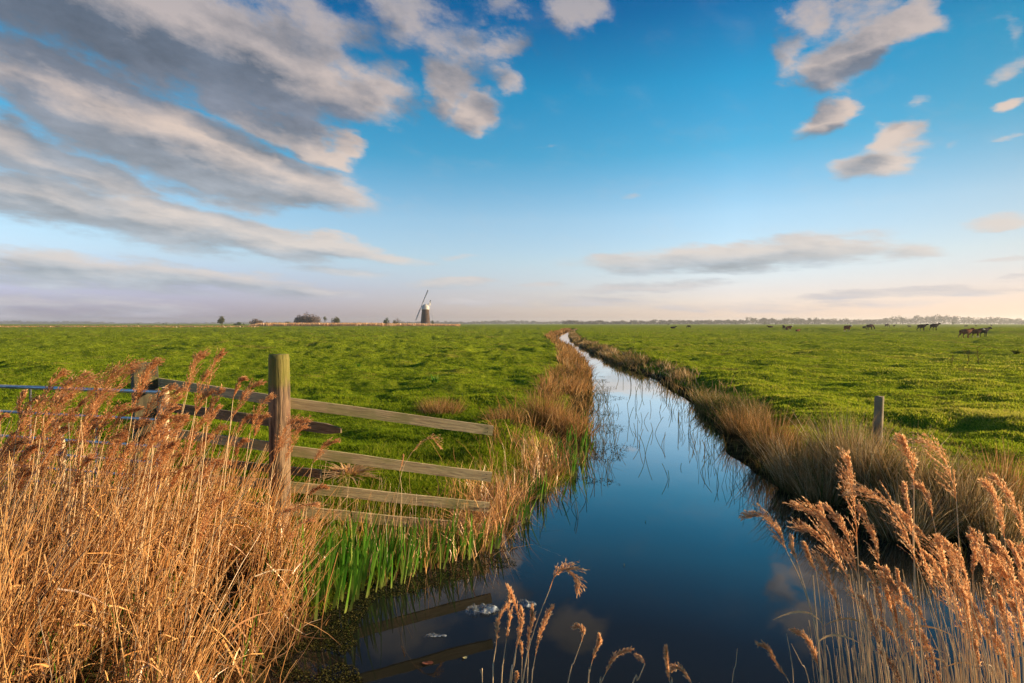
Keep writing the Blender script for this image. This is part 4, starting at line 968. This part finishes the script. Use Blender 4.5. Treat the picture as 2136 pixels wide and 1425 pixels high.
def leaf_on_water(px, py, s, label, col):
    p = gp(px, py, .004); m = surf('fallen_leaf_' + str(px), col, tuple(c * 1.4 for c in col), 30, .6)
    bm = bmesh.new(); vs = []
    for i in range(14):
        a = i / 14 * 2 * math.pi; r = s * (1 + .25 * math.cos(3 * a)) * (1.5 if abs(math.cos(a)) > .9 else 1)
        vs.append(bm.verts.new((math.cos(a) * r * 1.3, math.sin(a) * r, .004 * math.sin(2 * a) + .002)))
    c = bm.verts.new((0, 0, 0))
    for i in range(14): bm.faces.new((vs[i], vs[(i + 1) % 14], c))
    o = bm_obj('floating_leaf', bm, m); o.location = p; tag(o, label, 'leaf')
leaf_on_water(890, 1383, .017, 'orange brown leaf floating on the reflection of the lowest visible rail', (.12, .035, .012))
leaf_on_water(968, 1372, .008, 'tiny pale leaf on the dark reflected rail', (.45, .42, .2))
def bulb_plant(px, py, s, label, mat, n, flat=.5, name='leafy_weed', cat='weed'):
    p = gp(px, py, .36); z = gz(p.x, p.y); root = empty(name, (p.x, p.y, z)); tag(root, label, cat)
    a = rng.uniform(0, 2 * np.pi, n); out = np.stack([np.cos(a), np.sin(a)], 1) * rng.uniform(.1, flat, (n, 1))
    V, Fc, A = blades(np.zeros((n, 3)) + rng.normal(0, s * .12, (n, 3)) * [1, 1, 0], s * rng.uniform(.6, 1.2, n), np.full(n, s * .10), out * 1.2, out * 1.5, a + np.pi / 2, rng.random(n), 5)
    mesh_np('leaves', V, Fc, mat, root, A)
bulb_plant(908, 810, .28, 'broad leaved dock plant standing alone in the left pasture', M['iris'], 26)
bulb_plant(748, 768, .20, 'small broad leaved weed farther out in the left pasture', M['iris'], 14)
bulb_plant(2120, 735, .32, 'dark green tuft in the right pasture near the picture edge', M['grass'], 160, .9, 'grass_tuft', 'grass tuft')
bulb_plant(728, 985, .16, 'clump of pale dead grass behind the second rail', M['dryleaf'], 170, 1.3, 'dead_grass_clump', 'dead grass')
bulb_plant(700, 978, .10, 'small pale dead grass clump left of the larger one', M['dryleaf'], 90, 1.3, 'dead_grass_clump', 'dead grass')
def thistle(px, py, ty, label):
    p = gp(px, py, .36); root = empty('dead_thistle', (p.x, p.y, gz(p.x, p.y))); tag(root, label, 'dead thistle', 'dead thistle stalks in the right pasture')
    H = (py - ty) / F * p.y; parts = []
    s = np.linspace(0, 1, 6); lx = random.uniform(-.15, .15)
    P = np.stack([lx * H * s, 0 * s, H * s], 1); parts.append(tubes(P[None], np.full((1, 6), .012), np.array([.3]), 4))
    for i in range(7):
        b = P[1 + i % 5]; a = random.uniform(0, 6.28); L = H * random.uniform(.15, .35)
        Q = np.stack([b[0] + math.cos(a) * L * s, b[1] + math.sin(a) * L * s, b[2] + L * .9 * s], 1); parts.append(tubes(Q[None], np.full((1, 6), .007), np.array([.3]), 4))
    V, Fc, A = cat_parts(parts); mesh_np('stalk', V, Fc, M['rush'], root, A)
thistle(2018, 765, 728, 'dead thistle stalk left of its taller twin in the right pasture'); thistle(2043, 765, 724, 'taller dead thistle stalk nearest the right edge')
thistle(1985, 762, 745, 'low dead stalk left of the two tall thistles')

# ------------------------------------------------------------------ windmill
def build_mill():
    D = 420.0; s = D / F
    c = at(887.5, 677, D); root = empty('windmill', (c.x, c.y, .3)); tag(root, 'tapered brick drainage windmill with white cap and two diagonal sails', 'windmill')
    brick = surf('tarred_brick', (.030, .020, .017), (.085, .046, .030), 3.0, .9, .1); white = surf('white_boards', (.42, .42, .41), (.55, .54, .52), 5, .6)
    grey = surf('sail_grey', (.25, .27, .30), (.36, .38, .42), 4, .7); dark = surf('dark_opening', (.02, .02, .02), (.03, .03, .03), 3, .9)
    def lathe(prof, ns=36, sx=1, sy=1):
        V = [(r * math.cos(2 * math.pi * j / ns) * sx, r * math.sin(2 * math.pi * j / ns) * sy, z) for r, z in prof for j in range(ns)]
        Fq = [[i * ns + j, i * ns + (j + 1) % ns, (i + 1) * ns + (j + 1) % ns, (i + 1) * ns + j] for i in range(len(prof) - 1) for j in range(ns)]
        return V, Fq
    zt = at(887, 646, D).z - .3; rb = 10.2 * s; rt = 7.4 * s
    V, Fq = lathe([(rb, -.3), (rb * .93, zt * .25), (rb * .86, zt * .55), (rt * 1.02, zt * .9), (rt, zt)]); t = mesh_np('tower', V, [Fq], brick, root, smooth=True)
    V, Fq = lathe([(rt * 1.0, zt), (rt * 1.10, zt + .05), (rt * 1.10, zt + .85), (rt * 1.0, zt + .9), (rt * .6, zt + .95)]); mesh_np('curb', V, [Fq], white, root)
    V, Fq = lathe([(rt * 1.02, zt + .95), (rt * 1.03, zt + 1.5), (rt * .95, zt + 2.4), (rt * .72, zt + 3.3), (rt * .38, zt + 3.9), (.02, zt + 4.1)], sx=1.08, sy=.92); mesh_np('cap', V, [Fq], white, root, smooth=True)
    def box(name, lo, hi, mat, par=root):
        bm = bmesh.new(); bmesh.ops.create_cube(bm, size=1); lo = Vector(lo); hi = Vector(hi)
        for v in bm.verts: v.co = Vector([lo[i] + (v.co[i] + .5) * (hi[i] - lo[i]) for i in range(3)])
        return bm_obj(name, bm, mat, par)
    box('door', (.2, -rb - .06, -.2), (1.5, -rb + .5, 2.1), white)
    for k, (z, a) in enumerate(((zt * .42, -75), (zt * .70, -60), (zt * .42, -20))):
        rr = rb + (rt - rb) * z / zt; o = box('window', (-.4, -.12, -.5), (.4, .12, .5), dark); o.location = (rr * math.cos(R(a)), rr * math.sin(R(a)), z); o.rotation_euler = (0, 0, R(a + 90))
    # windshaft pointing to the left, sails on one stock seen nearly edge on
    hub = at(879.5, 638.5, D) - root.location; hub.y -= 1.0
    tube_obj('windshaft', [Vector((0, 0, zt + 2.0)), (Vector((0, 0, zt + 2.0)) + hub) / 2, hub], .35, grey, root)
    up = at(894.7, 606, D) - root.location; dn = at(866, 668.5, D) - root.location
    up.y += -4.5; dn.y += 2.5
    sax = (up - dn).normalized(); nrm = Vector((-1, -.45, .0)); nrm = (nrm - sax * nrm.dot(sax)).normalized(); wv = sax.cross(nrm).normalized()
    tube_obj('stock', [dn, hub, up], .20, grey, root, 6)
    for e, nm in ((up, 1), (dn, -1)):
        bm = bmesh.new(); L = (e - hub).length; dirv = (e - hub).normalized(); n = 22
        a0 = 2.2
        for i in range(n):   # shutters
            l0 = a0 + (L - a0) * i / n + .05; l1 = a0 + (L - a0) * (i + .72) / n
            for (w0, w1) in ((-.35, -.95), (.1, .9)):
                q = [hub + dirv * l0 + wv * w0, hub + dirv * l1 + wv * w0, hub + dirv * l1 + wv * w1, hub + dirv * l0 + wv * w1]
                top = [v + nrm * .05 for v in q]; vs = [bm.verts.new(v) for v in q] + [bm.verts.new(v) for v in top]
                for f in ((0, 1, 2, 3), (7, 6, 5, 4), (0, 4, 5, 1), (1, 5, 6, 2), (2, 6, 7, 3), (3, 7, 4, 0)): bm.faces.new([vs[k] for k in f])
        bmesh.ops.recalc_face_normals(bm, faces=bm.faces); so = bm_obj('sail', bm, grey, root)
        for w in (-.98, .95):
            tube_obj('sail_rail', [hub + dirv * a0 + wv * w, hub + dirv * (a0 + L) / 2 + wv * w, e + wv * w], .07, white, so, 5)
    # fantail on its stage behind the cap
    fc = at(897, 632, D) - root.location; fc.y += .5
    fan = tube_obj('fantail', [fc + Vector((-.4, 0, 0)), fc, fc + Vector((.4, 0, 0))], .22, white, root)
    for i in range(8):
        a = i / 8 * 2 * math.pi + .2; d = Vector((.10 * math.sin(a), math.cos(a), math.sin(a))); q = Vector((.85, -math.sin(a) * .5, math.cos(a) * .5)).normalized()
        bm = bmesh.new(); pts = [fc + d * .3 - q * .1, fc + d * 2.1 - q * .5, fc + d * 2.1 + q * .5, fc + d * .3 + q * .1]; vs = [bm.verts.new(p) for p in pts]; bm.faces.new(vs)
        r_ = bmesh.ops.extrude_face_region(bm, geom=list(bm.faces)); [setattr(v, 'co', v.co + Vector((.05, .02, .02))) for v in r_['geom'] if isinstance(v, bmesh.types.BMVert)]
        bm_obj('blade', bm, white, fan)
    for (p1, p2) in (((1.0, -.9, zt + 1.2), fc), ((1.0, .9, zt + 1.2), fc), ((.6, 0, zt + 3.4), fc)):
        a = Vector(p1); tube_obj('fan_stage_strut', [a, (a + Vector(p2)) / 2, Vector(p2)], .11, white, root, 5)
    e = at(904, 667, D) - root.location; e.y = 0
    st = Vector((rt * 1.1, 0, zt + 1.0)); tube_obj('tail_pole', [st, (st + e) / 2, e], .09, white, root, 5)
    f2 = at(901, 640, D) - root.location; tube_obj('tail_pole', [f2, (f2 + e) / 2 + Vector((.3, 0, 0)), e + Vector((.2, 0, 0))], .06, white, root, 5)
build_mill()

# ------------------------------------------------------------------ trees
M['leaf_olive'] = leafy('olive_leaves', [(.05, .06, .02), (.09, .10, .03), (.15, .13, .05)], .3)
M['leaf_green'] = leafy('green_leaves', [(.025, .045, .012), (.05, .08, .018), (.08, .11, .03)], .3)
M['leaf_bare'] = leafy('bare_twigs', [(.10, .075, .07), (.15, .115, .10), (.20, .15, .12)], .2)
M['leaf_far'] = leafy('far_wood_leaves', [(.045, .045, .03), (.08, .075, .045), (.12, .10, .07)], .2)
M['bark'] = surf('bark', (.06, .045, .035), (.11, .085, .065), 3, .95)
def crown_geo(lobes, n, size):
    """leaf clumps on and in a set of lobes (x,y,z,rx,rz)"""
    vol = np.array([l[3] ** 2 * l[4] for l in lobes]); k = rng.choice(len(lobes), n, p=vol / vol.sum()); Lb = np.array(lobes)[k]
    v = rng.normal(0, 1, (n, 3)); v /= np.linalg.norm(v, axis=1, keepdims=True); v *= rng.random((n, 1)) ** .45 * (1 + rng.normal(0, .12, (n, 1)))
    c = Lb[:, :3] + v * np.stack([Lb[:, 3], Lb[:, 3], Lb[:, 4]], 1)
    a = rng.normal(0, 1, (n, 3)); a /= np.linalg.norm(a, axis=1, keepdims=True); b = np.cross(a, rng.normal(0, 1, (n, 3))); b /= np.linalg.norm(b, axis=1, keepdims=True)
    s = size * rng.uniform(.5, 1.3, n)[:, None]
    V = np.stack([c - a * s, c + b * s * .6, c + a * s, c - b * s * .6], 1).reshape(-1, 3)
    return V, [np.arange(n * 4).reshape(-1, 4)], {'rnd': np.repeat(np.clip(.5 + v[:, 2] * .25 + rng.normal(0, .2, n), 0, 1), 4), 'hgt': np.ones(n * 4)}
def tree(px, ytop, ybase, wpx, D, label, mat, kind='tree', trunk=.3, n=900, nl=7, group=None, leaf=.05):
    s = D / F; c = at(px, ybase, D); H = (ybase - ytop) * s; Wd = wpx * s; z0 = min(c.z, .4)
    H = at(px, ytop, D).z - z0
    root = empty(kind, (c.x, c.y, z0)); tag(root, label, 'bush' if kind == 'bush' else 'tree', group)
    hz = H * trunk; parts = []; lobes = []
    for i in range(nl):
        a = rng.uniform(0, 2 * np.pi); r = Wd * .5 * rng.random() ** .5 * .72
        rz = (H - hz) * rng.uniform(.24, .36); top = H - rz * 1.0 - (r / (Wd * .5)) ** 2 * (H - hz) * .35
        z = rng.uniform(hz + rz * .7, max(hz + rz * .71, top)); lobes.append((math.cos(a) * r, math.sin(a) * r, z, Wd * rng.uniform(.17, .27), rz))
    lobes.append((0, 0, H - (H - hz) * .32, Wd * .26, (H - hz) * .32))
    s5 = np.linspace(0, 1, 5)
    P = np.stack([s5 * 0 + np.sin(s5 * 3) * Wd * .02, s5 * 0, s5 * H * .75 - .3], 1); parts.append(tubes(P[None], (Wd * .035 * (1.2 - s5))[None] + .03, np.array([.5]), 7))
    for l in lobes[:-1]:
        b = P[2]; e = np.array(l[:3]); Q = b + (e - b) * s5[:, None]; Q[:, 2] += np.sin(s5 * np.pi) * H * .04; parts.append(tubes(Q[None], (Wd * .016 * (1.2 - s5))[None] + .015, np.array([.5]), 5))
    V, Fc, A = cat_parts(parts); mesh_np('trunk', V, Fc, M['bark'], root, A, smooth=True)
    V, Fc, A = crown_geo(lobes, n, Wd * leaf); mesh_np('crown', V, Fc, mat, root, A)
tree(463, 658, 679, 21, 420, 'lone olive green tree on the horizon left of all others by the pale reeds', M['leaf_olive'], trunk=.22, n=900)
tree(498, 672, 678, 19, 470, 'flat dark bush right of the lone olive tree', M['leaf_green'], 'bush', .05, 400, 5)
tree(508, 674, 678, 6, 480, 'tiny dark bush between the flat bush and the rounded grey one', M['leaf_green'], 'bush', .05, 200, 3)
tree(533, 665, 679, 28, 440, 'rounded grey brown bush at the left end of the reed belt', M['leaf_bare'], 'bush', .08, 800, 8)
for a in ((556, 670, 7, 'little dark bush right of the rounded grey bush'), (578, 672, 34, 'long low dark hedge bush behind the reed belt'), (600, 670, 16, 'low grey bush left of the big bare grove')):
    tree(a[0], a[1], 678, a[2], 480, a[3], M['leaf_green'], 'bush', .05, 450, 6)
for a in ((625, 656, 27, 'left and lowest tree of the bare grove'), (639, 651, 30, 'tallest bare tree of the grove'), (654, 655, 28, 'right hand tree of the bare grove')):
    tree(a[0], a[1], 678, a[2], 450, a[3], M['leaf_bare'], 'bare_tree', .04, 1700, 12, 'bare trees of the grove', .04)
tree(666, 664, 678, 10, 455, 'small bare tree at the right foot of the grove', M['leaf_bare'], 'bare_tree', .1, 350, 5)
tree(677.5, 659.5, 678, 12, 440, 'umbrella shaped small tree on a bare trunk', M['leaf_olive'], trunk=.5, n=350, nl=5)
tree(702, 660, 678, 22, 440, 'sloping crowned tree right of the umbrella shaped one', M['leaf_olive'], trunk=.12, n=850)
tree(694, 669, 678, 8, 440, 'low shrub at the left foot of the sloping crowned tree', M['leaf_green'], 'bush', .05, 250, 4)
tree(807, 662.5, 680, 16, 385, 'dark green round tree left of the windmill', M['leaf_green'], trunk=.08, n=1100)
tree(823, 667, 680, 15, 385, 'yellow green tree beside the dark round one', M['leaf_olive'], trunk=.08, n=800)
tree(829, 662.5, 679, 17, 410, 'bare purplish tree behind the pair left of the windmill', M['leaf_bare'], 'bare_tree', .35, 300, 6, None, .03)
tree(902, 667, 678, 11, 425, 'dark bush at the right foot of the windmill', M['leaf_green'], 'bush', .05, 400, 5)
tree(776, 670, 677.5, 5, 600, 'tiny far tree left of the row of posts', M['leaf_bare'], 'tree', .2, 150, 3)
for a in ((288, 674, 5, 'tiny dark far bush nearest the left edge'), (341, 673.5, 6, 'left of two small dark far bushes touching'), (347, 674, 6, 'right of two small dark far bushes touching'), (373, 673.5, 3, 'tiny far bush right of the touching pair')):
    tree(a[0], a[1], 678, a[2], 620, a[3], M['leaf_green'], 'bush', .05, 160, 3)
for a in ((1534, 671.5, 5, 700, 'small far bush in the mist left of the larger round one'), (1595, 670, 8, 650, 'round far bush in the mist above the red cattle'), (1587, 673, 3, 700, 'tiny bush left of the round misty one'), (1988, 670.5, 9, 600, 'round far bush in the mist above the brown cows'), (1394, 675, 5, 500, 'low far bush above the lying black cow'), (1618, 674, 4, 600, 'tiny bush right of the round misty one')):
    tree(a[0], a[1], 677.5, a[2], a[3], a[4], M['leaf_green'], 'bush', .05, 260, 4)
# far woods that read as one mass
def wood(name, label, x0, x1, D, tops, step, mat=None, base=676.5):
    parts = []; x = x0
    while x < x1:
        w = random.uniform(.8, 1.6) * step; ytop = np.interp(x, [t[0] for t in tops], [t[1] for t in tops]) + random.uniform(-2.6, 1.3)
        Dd = D * random.uniform(.96, 1.06); c = at(x, base, Dd); H = max(2.0, at(x, ytop, Dd).z - .3); Wd = w / F * Dd * 1.3
        lobes = [(c.x + random.uniform(-.35, .35) * Wd, c.y + random.uniform(-.5, .5) * Wd, .3 + H * random.uniform(.4, .78), Wd * random.uniform(.25, .4), H * random.uniform(.18, .26)) for _ in range(4)]
        lobes.append((c.x, c.y, .3 + H * .3, Wd * .55, H * .32))
        parts.append(crown_geo(lobes, 230, Wd * .085)); x += w * .62
    V, Fc, A = cat_parts(parts); tag(mesh_np(name, V, Fc, mat or M['leaf_far'], attrs=A), label, 'woodland', kind='stuff')
wood('far_woodland', 'misty line of trees along the horizon at the right', 1180, 2150, 1250, [(1180,670),(1380,668),(1450,667),(1550,668),(1560,662),(1640,663),(1700,663),(1760,666),(1840,666),(1850,660),(1930,658),(1945,655),(1980,656),(2000,660),(2100,663),(2136,665)], 9)
wood('far_woodland', 'thin blue line of far trees behind the windmill', 835, 1200, 2100, [(835,672),(900,671),(960,671.5),(1000,671),(1080,668),(1110,671),(1200,669)], 6, base=676)
wood('far_woodland', 'low blue wooded rise on the horizon at the far left', -60, 225, 3000, [(-60,670),(150,670.5),(200,672),(225,673.5)], 6, base=676)
wood('far_woodland', 'faint distant trees between the left rise and the windmill', 225, 760, 3400, [(225,674),(420,674),(450,672.5),(760,673)], 5, base=676)

def reed_belt():
    n = 26000; px = rng.uniform(520, 960, n); D = rng.uniform(375, 405, n); X = (px - CX) / F * D
    Z = ground(X, D); H = np.interp(px, [520, 545, 800, 960], [.8, 2.3, 2.2, 1.3]) * rng.uniform(.75, 1.05, n)
    k = ~((px > 803) & (px < 830) & (rng.random(n) < .5)); X, D, Z, H = X[k], D[k], Z[k], H[k]; n = len(X)
    V, Fc, A = blades(np.stack([X, D, Z], 1), H, np.full(n, .12), rng.normal(0, .1, (n, 2)), rng.normal(0, .1, (n, 2)), rng.normal(0, .6, n), np.clip(rng.normal(.55, .2, n), 0, 1), 3)
    A['hgt'] = A['hgt'] * 0 + 1
    tag(mesh_np('reed_belt', V, Fc, M['straw'], attrs=A), 'belt of pale orange reeds in front of the windmill and grove', 'reed belt', kind='stuff')
    n = 9000; px = rng.uniform(-60, 540, n); D = rng.choice([250., 300., 345.], n) + rng.normal(0, 4, n); X = (px - CX) / F * D; f = fbm(X * .04 + D, D * .1, 2)
    k = f > .52; X, D = X[k], D[k]; n = len(X)
    V, Fc, A = blades(np.stack([X, D, ground(X, D)], 1), rng.uniform(.25, .6, n), np.full(n, .10), rng.normal(0, .1, (n, 2)), rng.normal(0, .1, (n, 2)), rng.normal(0, .6, n), np.clip(rng.normal(.3, .2, n), 0, 1), 3)
    tag(mesh_np('far_sedge', V, Fc, M['straw'], attrs=A), 'thin rusty streaks of sedge across the far left pasture', 'sedge', kind='stuff')
reed_belt()

# ------------------------------------------------------------------ cattle
def cow_mat(name, c1, c2, white=False):
    m, N = mat_new(name); tc = N.n('ShaderNodeTexCoord').outputs['Object']
    n = N.n('ShaderNodeTexNoise', {0: tc, 2: 3.0, 3: 3.0}).outputs[0]; c = N.mix(N.smooth(n, .4, .6), c1, c2)
    if white:
        x = N.n('ShaderNodeSeparateXYZ', {0: tc}).outputs
        f = N.m('MULTIPLY', N.smooth(x[0], .95, 1.10), N.smooth(x[0], 1.6, 1.5)); c = N.mix(f, c, (.62, .55, .48))
        c = N.mix(N.smooth(N.m('ADD', x[2], N.m('MULTIPLY', n, .1)), .42, .30), c, (.5, .42, .34))
    b = N.n('ShaderNodeBsdfPrincipled', {'Base Color': c, 'Roughness': .9, 'Specular IOR Level': .08}); N.n('ShaderNodeOutputMaterial', {0: b.outputs[0]}); return m
CM = {'black': cow_mat('black_hide', (.008, .007, .007), (.014, .012, .011)), 'brown': cow_mat('brown_hide', (.13, .045, .022), (.19, .07, .032)),
      'dark': cow_mat('dark_brown_hide', (.035, .018, .013), (.055, .026, .017)), 'red': cow_mat('red_white_hide', (.16, .045, .02), (.22, .065, .028), True), 'pied': cow_mat('brown_white_face_hide', (.075, .028, .015), (.12, .045, .022), True)}
def cow_mesh(pose, phase):
    V = []; E = []; Rr = []
    def add(p, r, par=None):
        V.append(p); Rr.append(r if isinstance(r, tuple) else (r, r))
        if par is not None: E.append((par, len(V) - 1))
        return len(V) - 1
    lying = pose == 'lie'; z = 1.02 if not lying else .42
    pel = add((-.62, 0, z + .06), (.30, .34)); mid = add((-.15, 0, z - .04), (.37, .43), pel); che = add((.35, 0, z - .02), (.33, .42), mid); nk = add((.66, 0, z + .10), (.20, .27), che)
    add((-.80, 0, z + .10), (.16, .14), pel)
    if pose == 'graze': n2 = add((.92, 0, z - .22), (.12, .15), nk); hd = add((1.08, 0, .42), (.12, .13), n2); mz = add((1.22, 0, .12), (.075, .08), hd)
    else: n2 = add((.90, 0, z + .28), (.12, .15), nk); hd = add((1.12, 0, z + .38), (.12, .13), n2); mz = add((1.42, 0, z + .22), (.075, .08), hd)
    for s in (-1, 1): e1 = add((V[hd][0] - .06, s * .12, V[hd][2] + .07), .03, hd); add((V[hd][0] - .10, s * .25, V[hd][2] + .05), .035, e1)
    t1 = add((-.93, 0, z + .14), .045, pel + 4); t2 = add((-.98, 0, z - .25), .022, t1); add((-.98, 0, max(.1, z - .62)), .035, t2)
    for s in (-1, 1):
        if lying:
            k = add((.40, s * .22, .28), .10, che); f = add((.75, s * .26, .10), .06, k); add((.52, s * .24, .06), .045, f)
            k = add((-.50, s * .28, .25), .15, pel); f = add((-.15, s * .34, .12), .08, k); add((-.40, s * .36, .06), .045, f)
        else:
            w = phase * s
            k = add((.38 + .08 * w, s * .15, .78), (.10, .11), che); f = add((.38 + .16 * w, s * .15, .48), .060, k); g = add((.37 + .20 * w, s * .15, .20), .045, f); add((.42 + .22 * w, s * .15, .03), .055, g)
            w = -phase * s
            k = add((-.58 + .05 * w, s * .16, .80), (.13, .15), pel); f = add((-.50 + .14 * w, s * .16, .58), .085, k); g = add((-.70 + .18 * w, s * .16, .42), .055, f); h = add((-.66 + .22 * w, s * .16, .18), .045, g); add((-.60 + .22 * w, s * .16, .03), .055, h)
    me = bpy.data.meshes.new('cow_skeleton'); me.from_pydata(V, E, []); o = bpy.data.objects.new('cow_skeleton', me); COL.objects.link(o)
    mo = o.modifiers.new('s', 'SKIN'); mo.use_smooth_shade = True
    for i, sv in enumerate(me.skin_vertices[0].data): sv.radius = Rr[i]; sv.use_root = (i == 0)
    o.modifiers.new('u', 'SUBSURF').levels = 1; o.modifiers['u'].render_levels = 1
    dg = bpy.context.evaluated_depsgraph_get(); m2 = bpy.data.meshes.new_from_object(o.evaluated_get(dg)); m2.name = 'cow_body'
    bpy.data.objects.remove(o); return m2
CB = {('stand', .0): cow_mesh('stand', 0.15), ('walk', 1): cow_mesh('stand', 1.0), ('graze', .0): cow_mesh('graze', .4), ('lie', .0): cow_mesh('lie', 0)}
_cache = {}
def cow(px, yf, hpx, deg, pose, col, label, name='cow'):
    key = {'stand': ('stand', .0), 'walk': ('walk', 1), 'graze': ('graze', .0), 'lie': ('lie', .0)}[pose]
    if (key, col) not in _cache:
        m = CB[key].copy(); m.materials.clear(); m.materials.append(CM[col]); _cache[(key, col)] = m
    D = 60.0
    for _ in range(40):   # stand it on the ground under its feet
        r = ray(px, yf); z = gz(r.x / r.y * D, D); Dn = (CAMZ - z) / max(.004, -(r.z / r.y)); D = D * .6 + min(Dn, 330) * .4
    r = ray(px, yf); x = r.x / r.y * D; z = gz(x, D); ref = {'lie': .92, 'graze': 1.33, 'stand': 1.50, 'walk': 1.50}[pose]
    s = hpx / F * D / ref; s = min(s, 1.0 if name == 'cow' else .7)
    o = bpy.data.objects.new(name, _cache[(key, col)]); o.location = (x, D, z - .03); o.scale = (s, s, s); o.rotation_euler = (0, 0, R(deg)); link(o)
    tag(o, label, 'cow' if name == 'cow' else 'calf', 'cattle grazing in the right pasture'); return o
cow(2014, 705, 22, 4, 'walk', 'brown', 'large chestnut cow walking right, nearest of the herd')
cow(2034, 704.5, 20, -6, 'walk', 'pied', 'brown cow with pale face overlapping the chestnut one')
cow(2051, 703, 21, 5, 'stand', 'black', 'black cow with raised head in front of the brown pair')
cow(1923, 691.5, 15.5, 0, 'walk', 'black', 'black cow following another black cow on the low rise')
cow(1949, 692, 16, 8, 'walk', 'black', 'leading black cow of the pair on the low rise')
cow(1897, 682, 5.5, 180, 'lie', 'dark', 'dark cow lying left of the black pair')
cow(1815, 687, 13, 8, 'graze', 'dark', 'red brown cow standing side on beside a grey calf')
cow(1803, 687, 7.5, 10, 'stand', 'black', 'small grey black calf left of the red brown cow', 'calf')
cow(1850, 682.5, 9, 0, 'graze', 'dark', 'dark cow grazing far off near a tiny calf')
cow(1865, 682, 5.5, -80, 'stand', 'dark', 'tiny dark calf right of the far grazing cow', 'calf')
cow(1767, 692, 15, -80, 'stand', 'red', 'red cow facing the camera alone before the rise')
cow(1635, 688, 10, 80, 'stand', 'dark', 'leftmost dark cow of the small group of three')
cow(1641, 688, 9.5, 75, 'stand', 'pied', 'middle cow of the small group of three')
cow(1646, 688, 11, -70, 'stand', 'red', 'red and white cow at the right of the group of three')
cow(1607, 684.5, 5.5, 180, 'lie', 'dark', 'dark cow lying left of the group of three')
cow(1664, 691, 5.5, 20, 'lie', 'brown', 'brown calf lying right of the group of three', 'calf')
cow(1404, 685.5, 5.5, 0, 'lie', 'black', 'black cow lying nearest the ditch')
cow(1437, 685, 6, 170, 'graze', 'black', 'small black cow grazing right of the lying black one')
cow(2015, 680, 5, 0, 'lie', 'dark', 'dark cow lying far behind the chestnut cow')
cow(2036, 680, 3.5, 80, 'stand', 'brown', 'tiny brown cow far beyond the black cow with raised head')
cow(2068, 680, 4, 80, 'stand', 'dark', 'tiny dark cow farthest right on the horizon')

# ------------------------------------------------------------------ haze over the marsh
def haze():
    bm = bmesh.new(); bmesh.ops.create_cube(bm, size=1)
    for v in bm.verts: v.co = Vector((v.co.x * 9000, 1700 + v.co.y * 4200, -1.6 + (v.co.z + .5) * 34))
    m, N = mat_new('haze'); pv = N.n('ShaderNodeVolumePrincipled', {'Color': (.80, .86, .95, 1), 'Density': .00021, 'Anisotropy': .35})
    N.t.links.new(pv.outputs[0], N.n('ShaderNodeOutputMaterial').inputs[1]); m.cycles.homogeneous_volume = True if hasattr(m.cycles, 'homogeneous_volume') else False
    o = bm_obj('haze', bm, m); tag(o, kind='stuff')
haze()
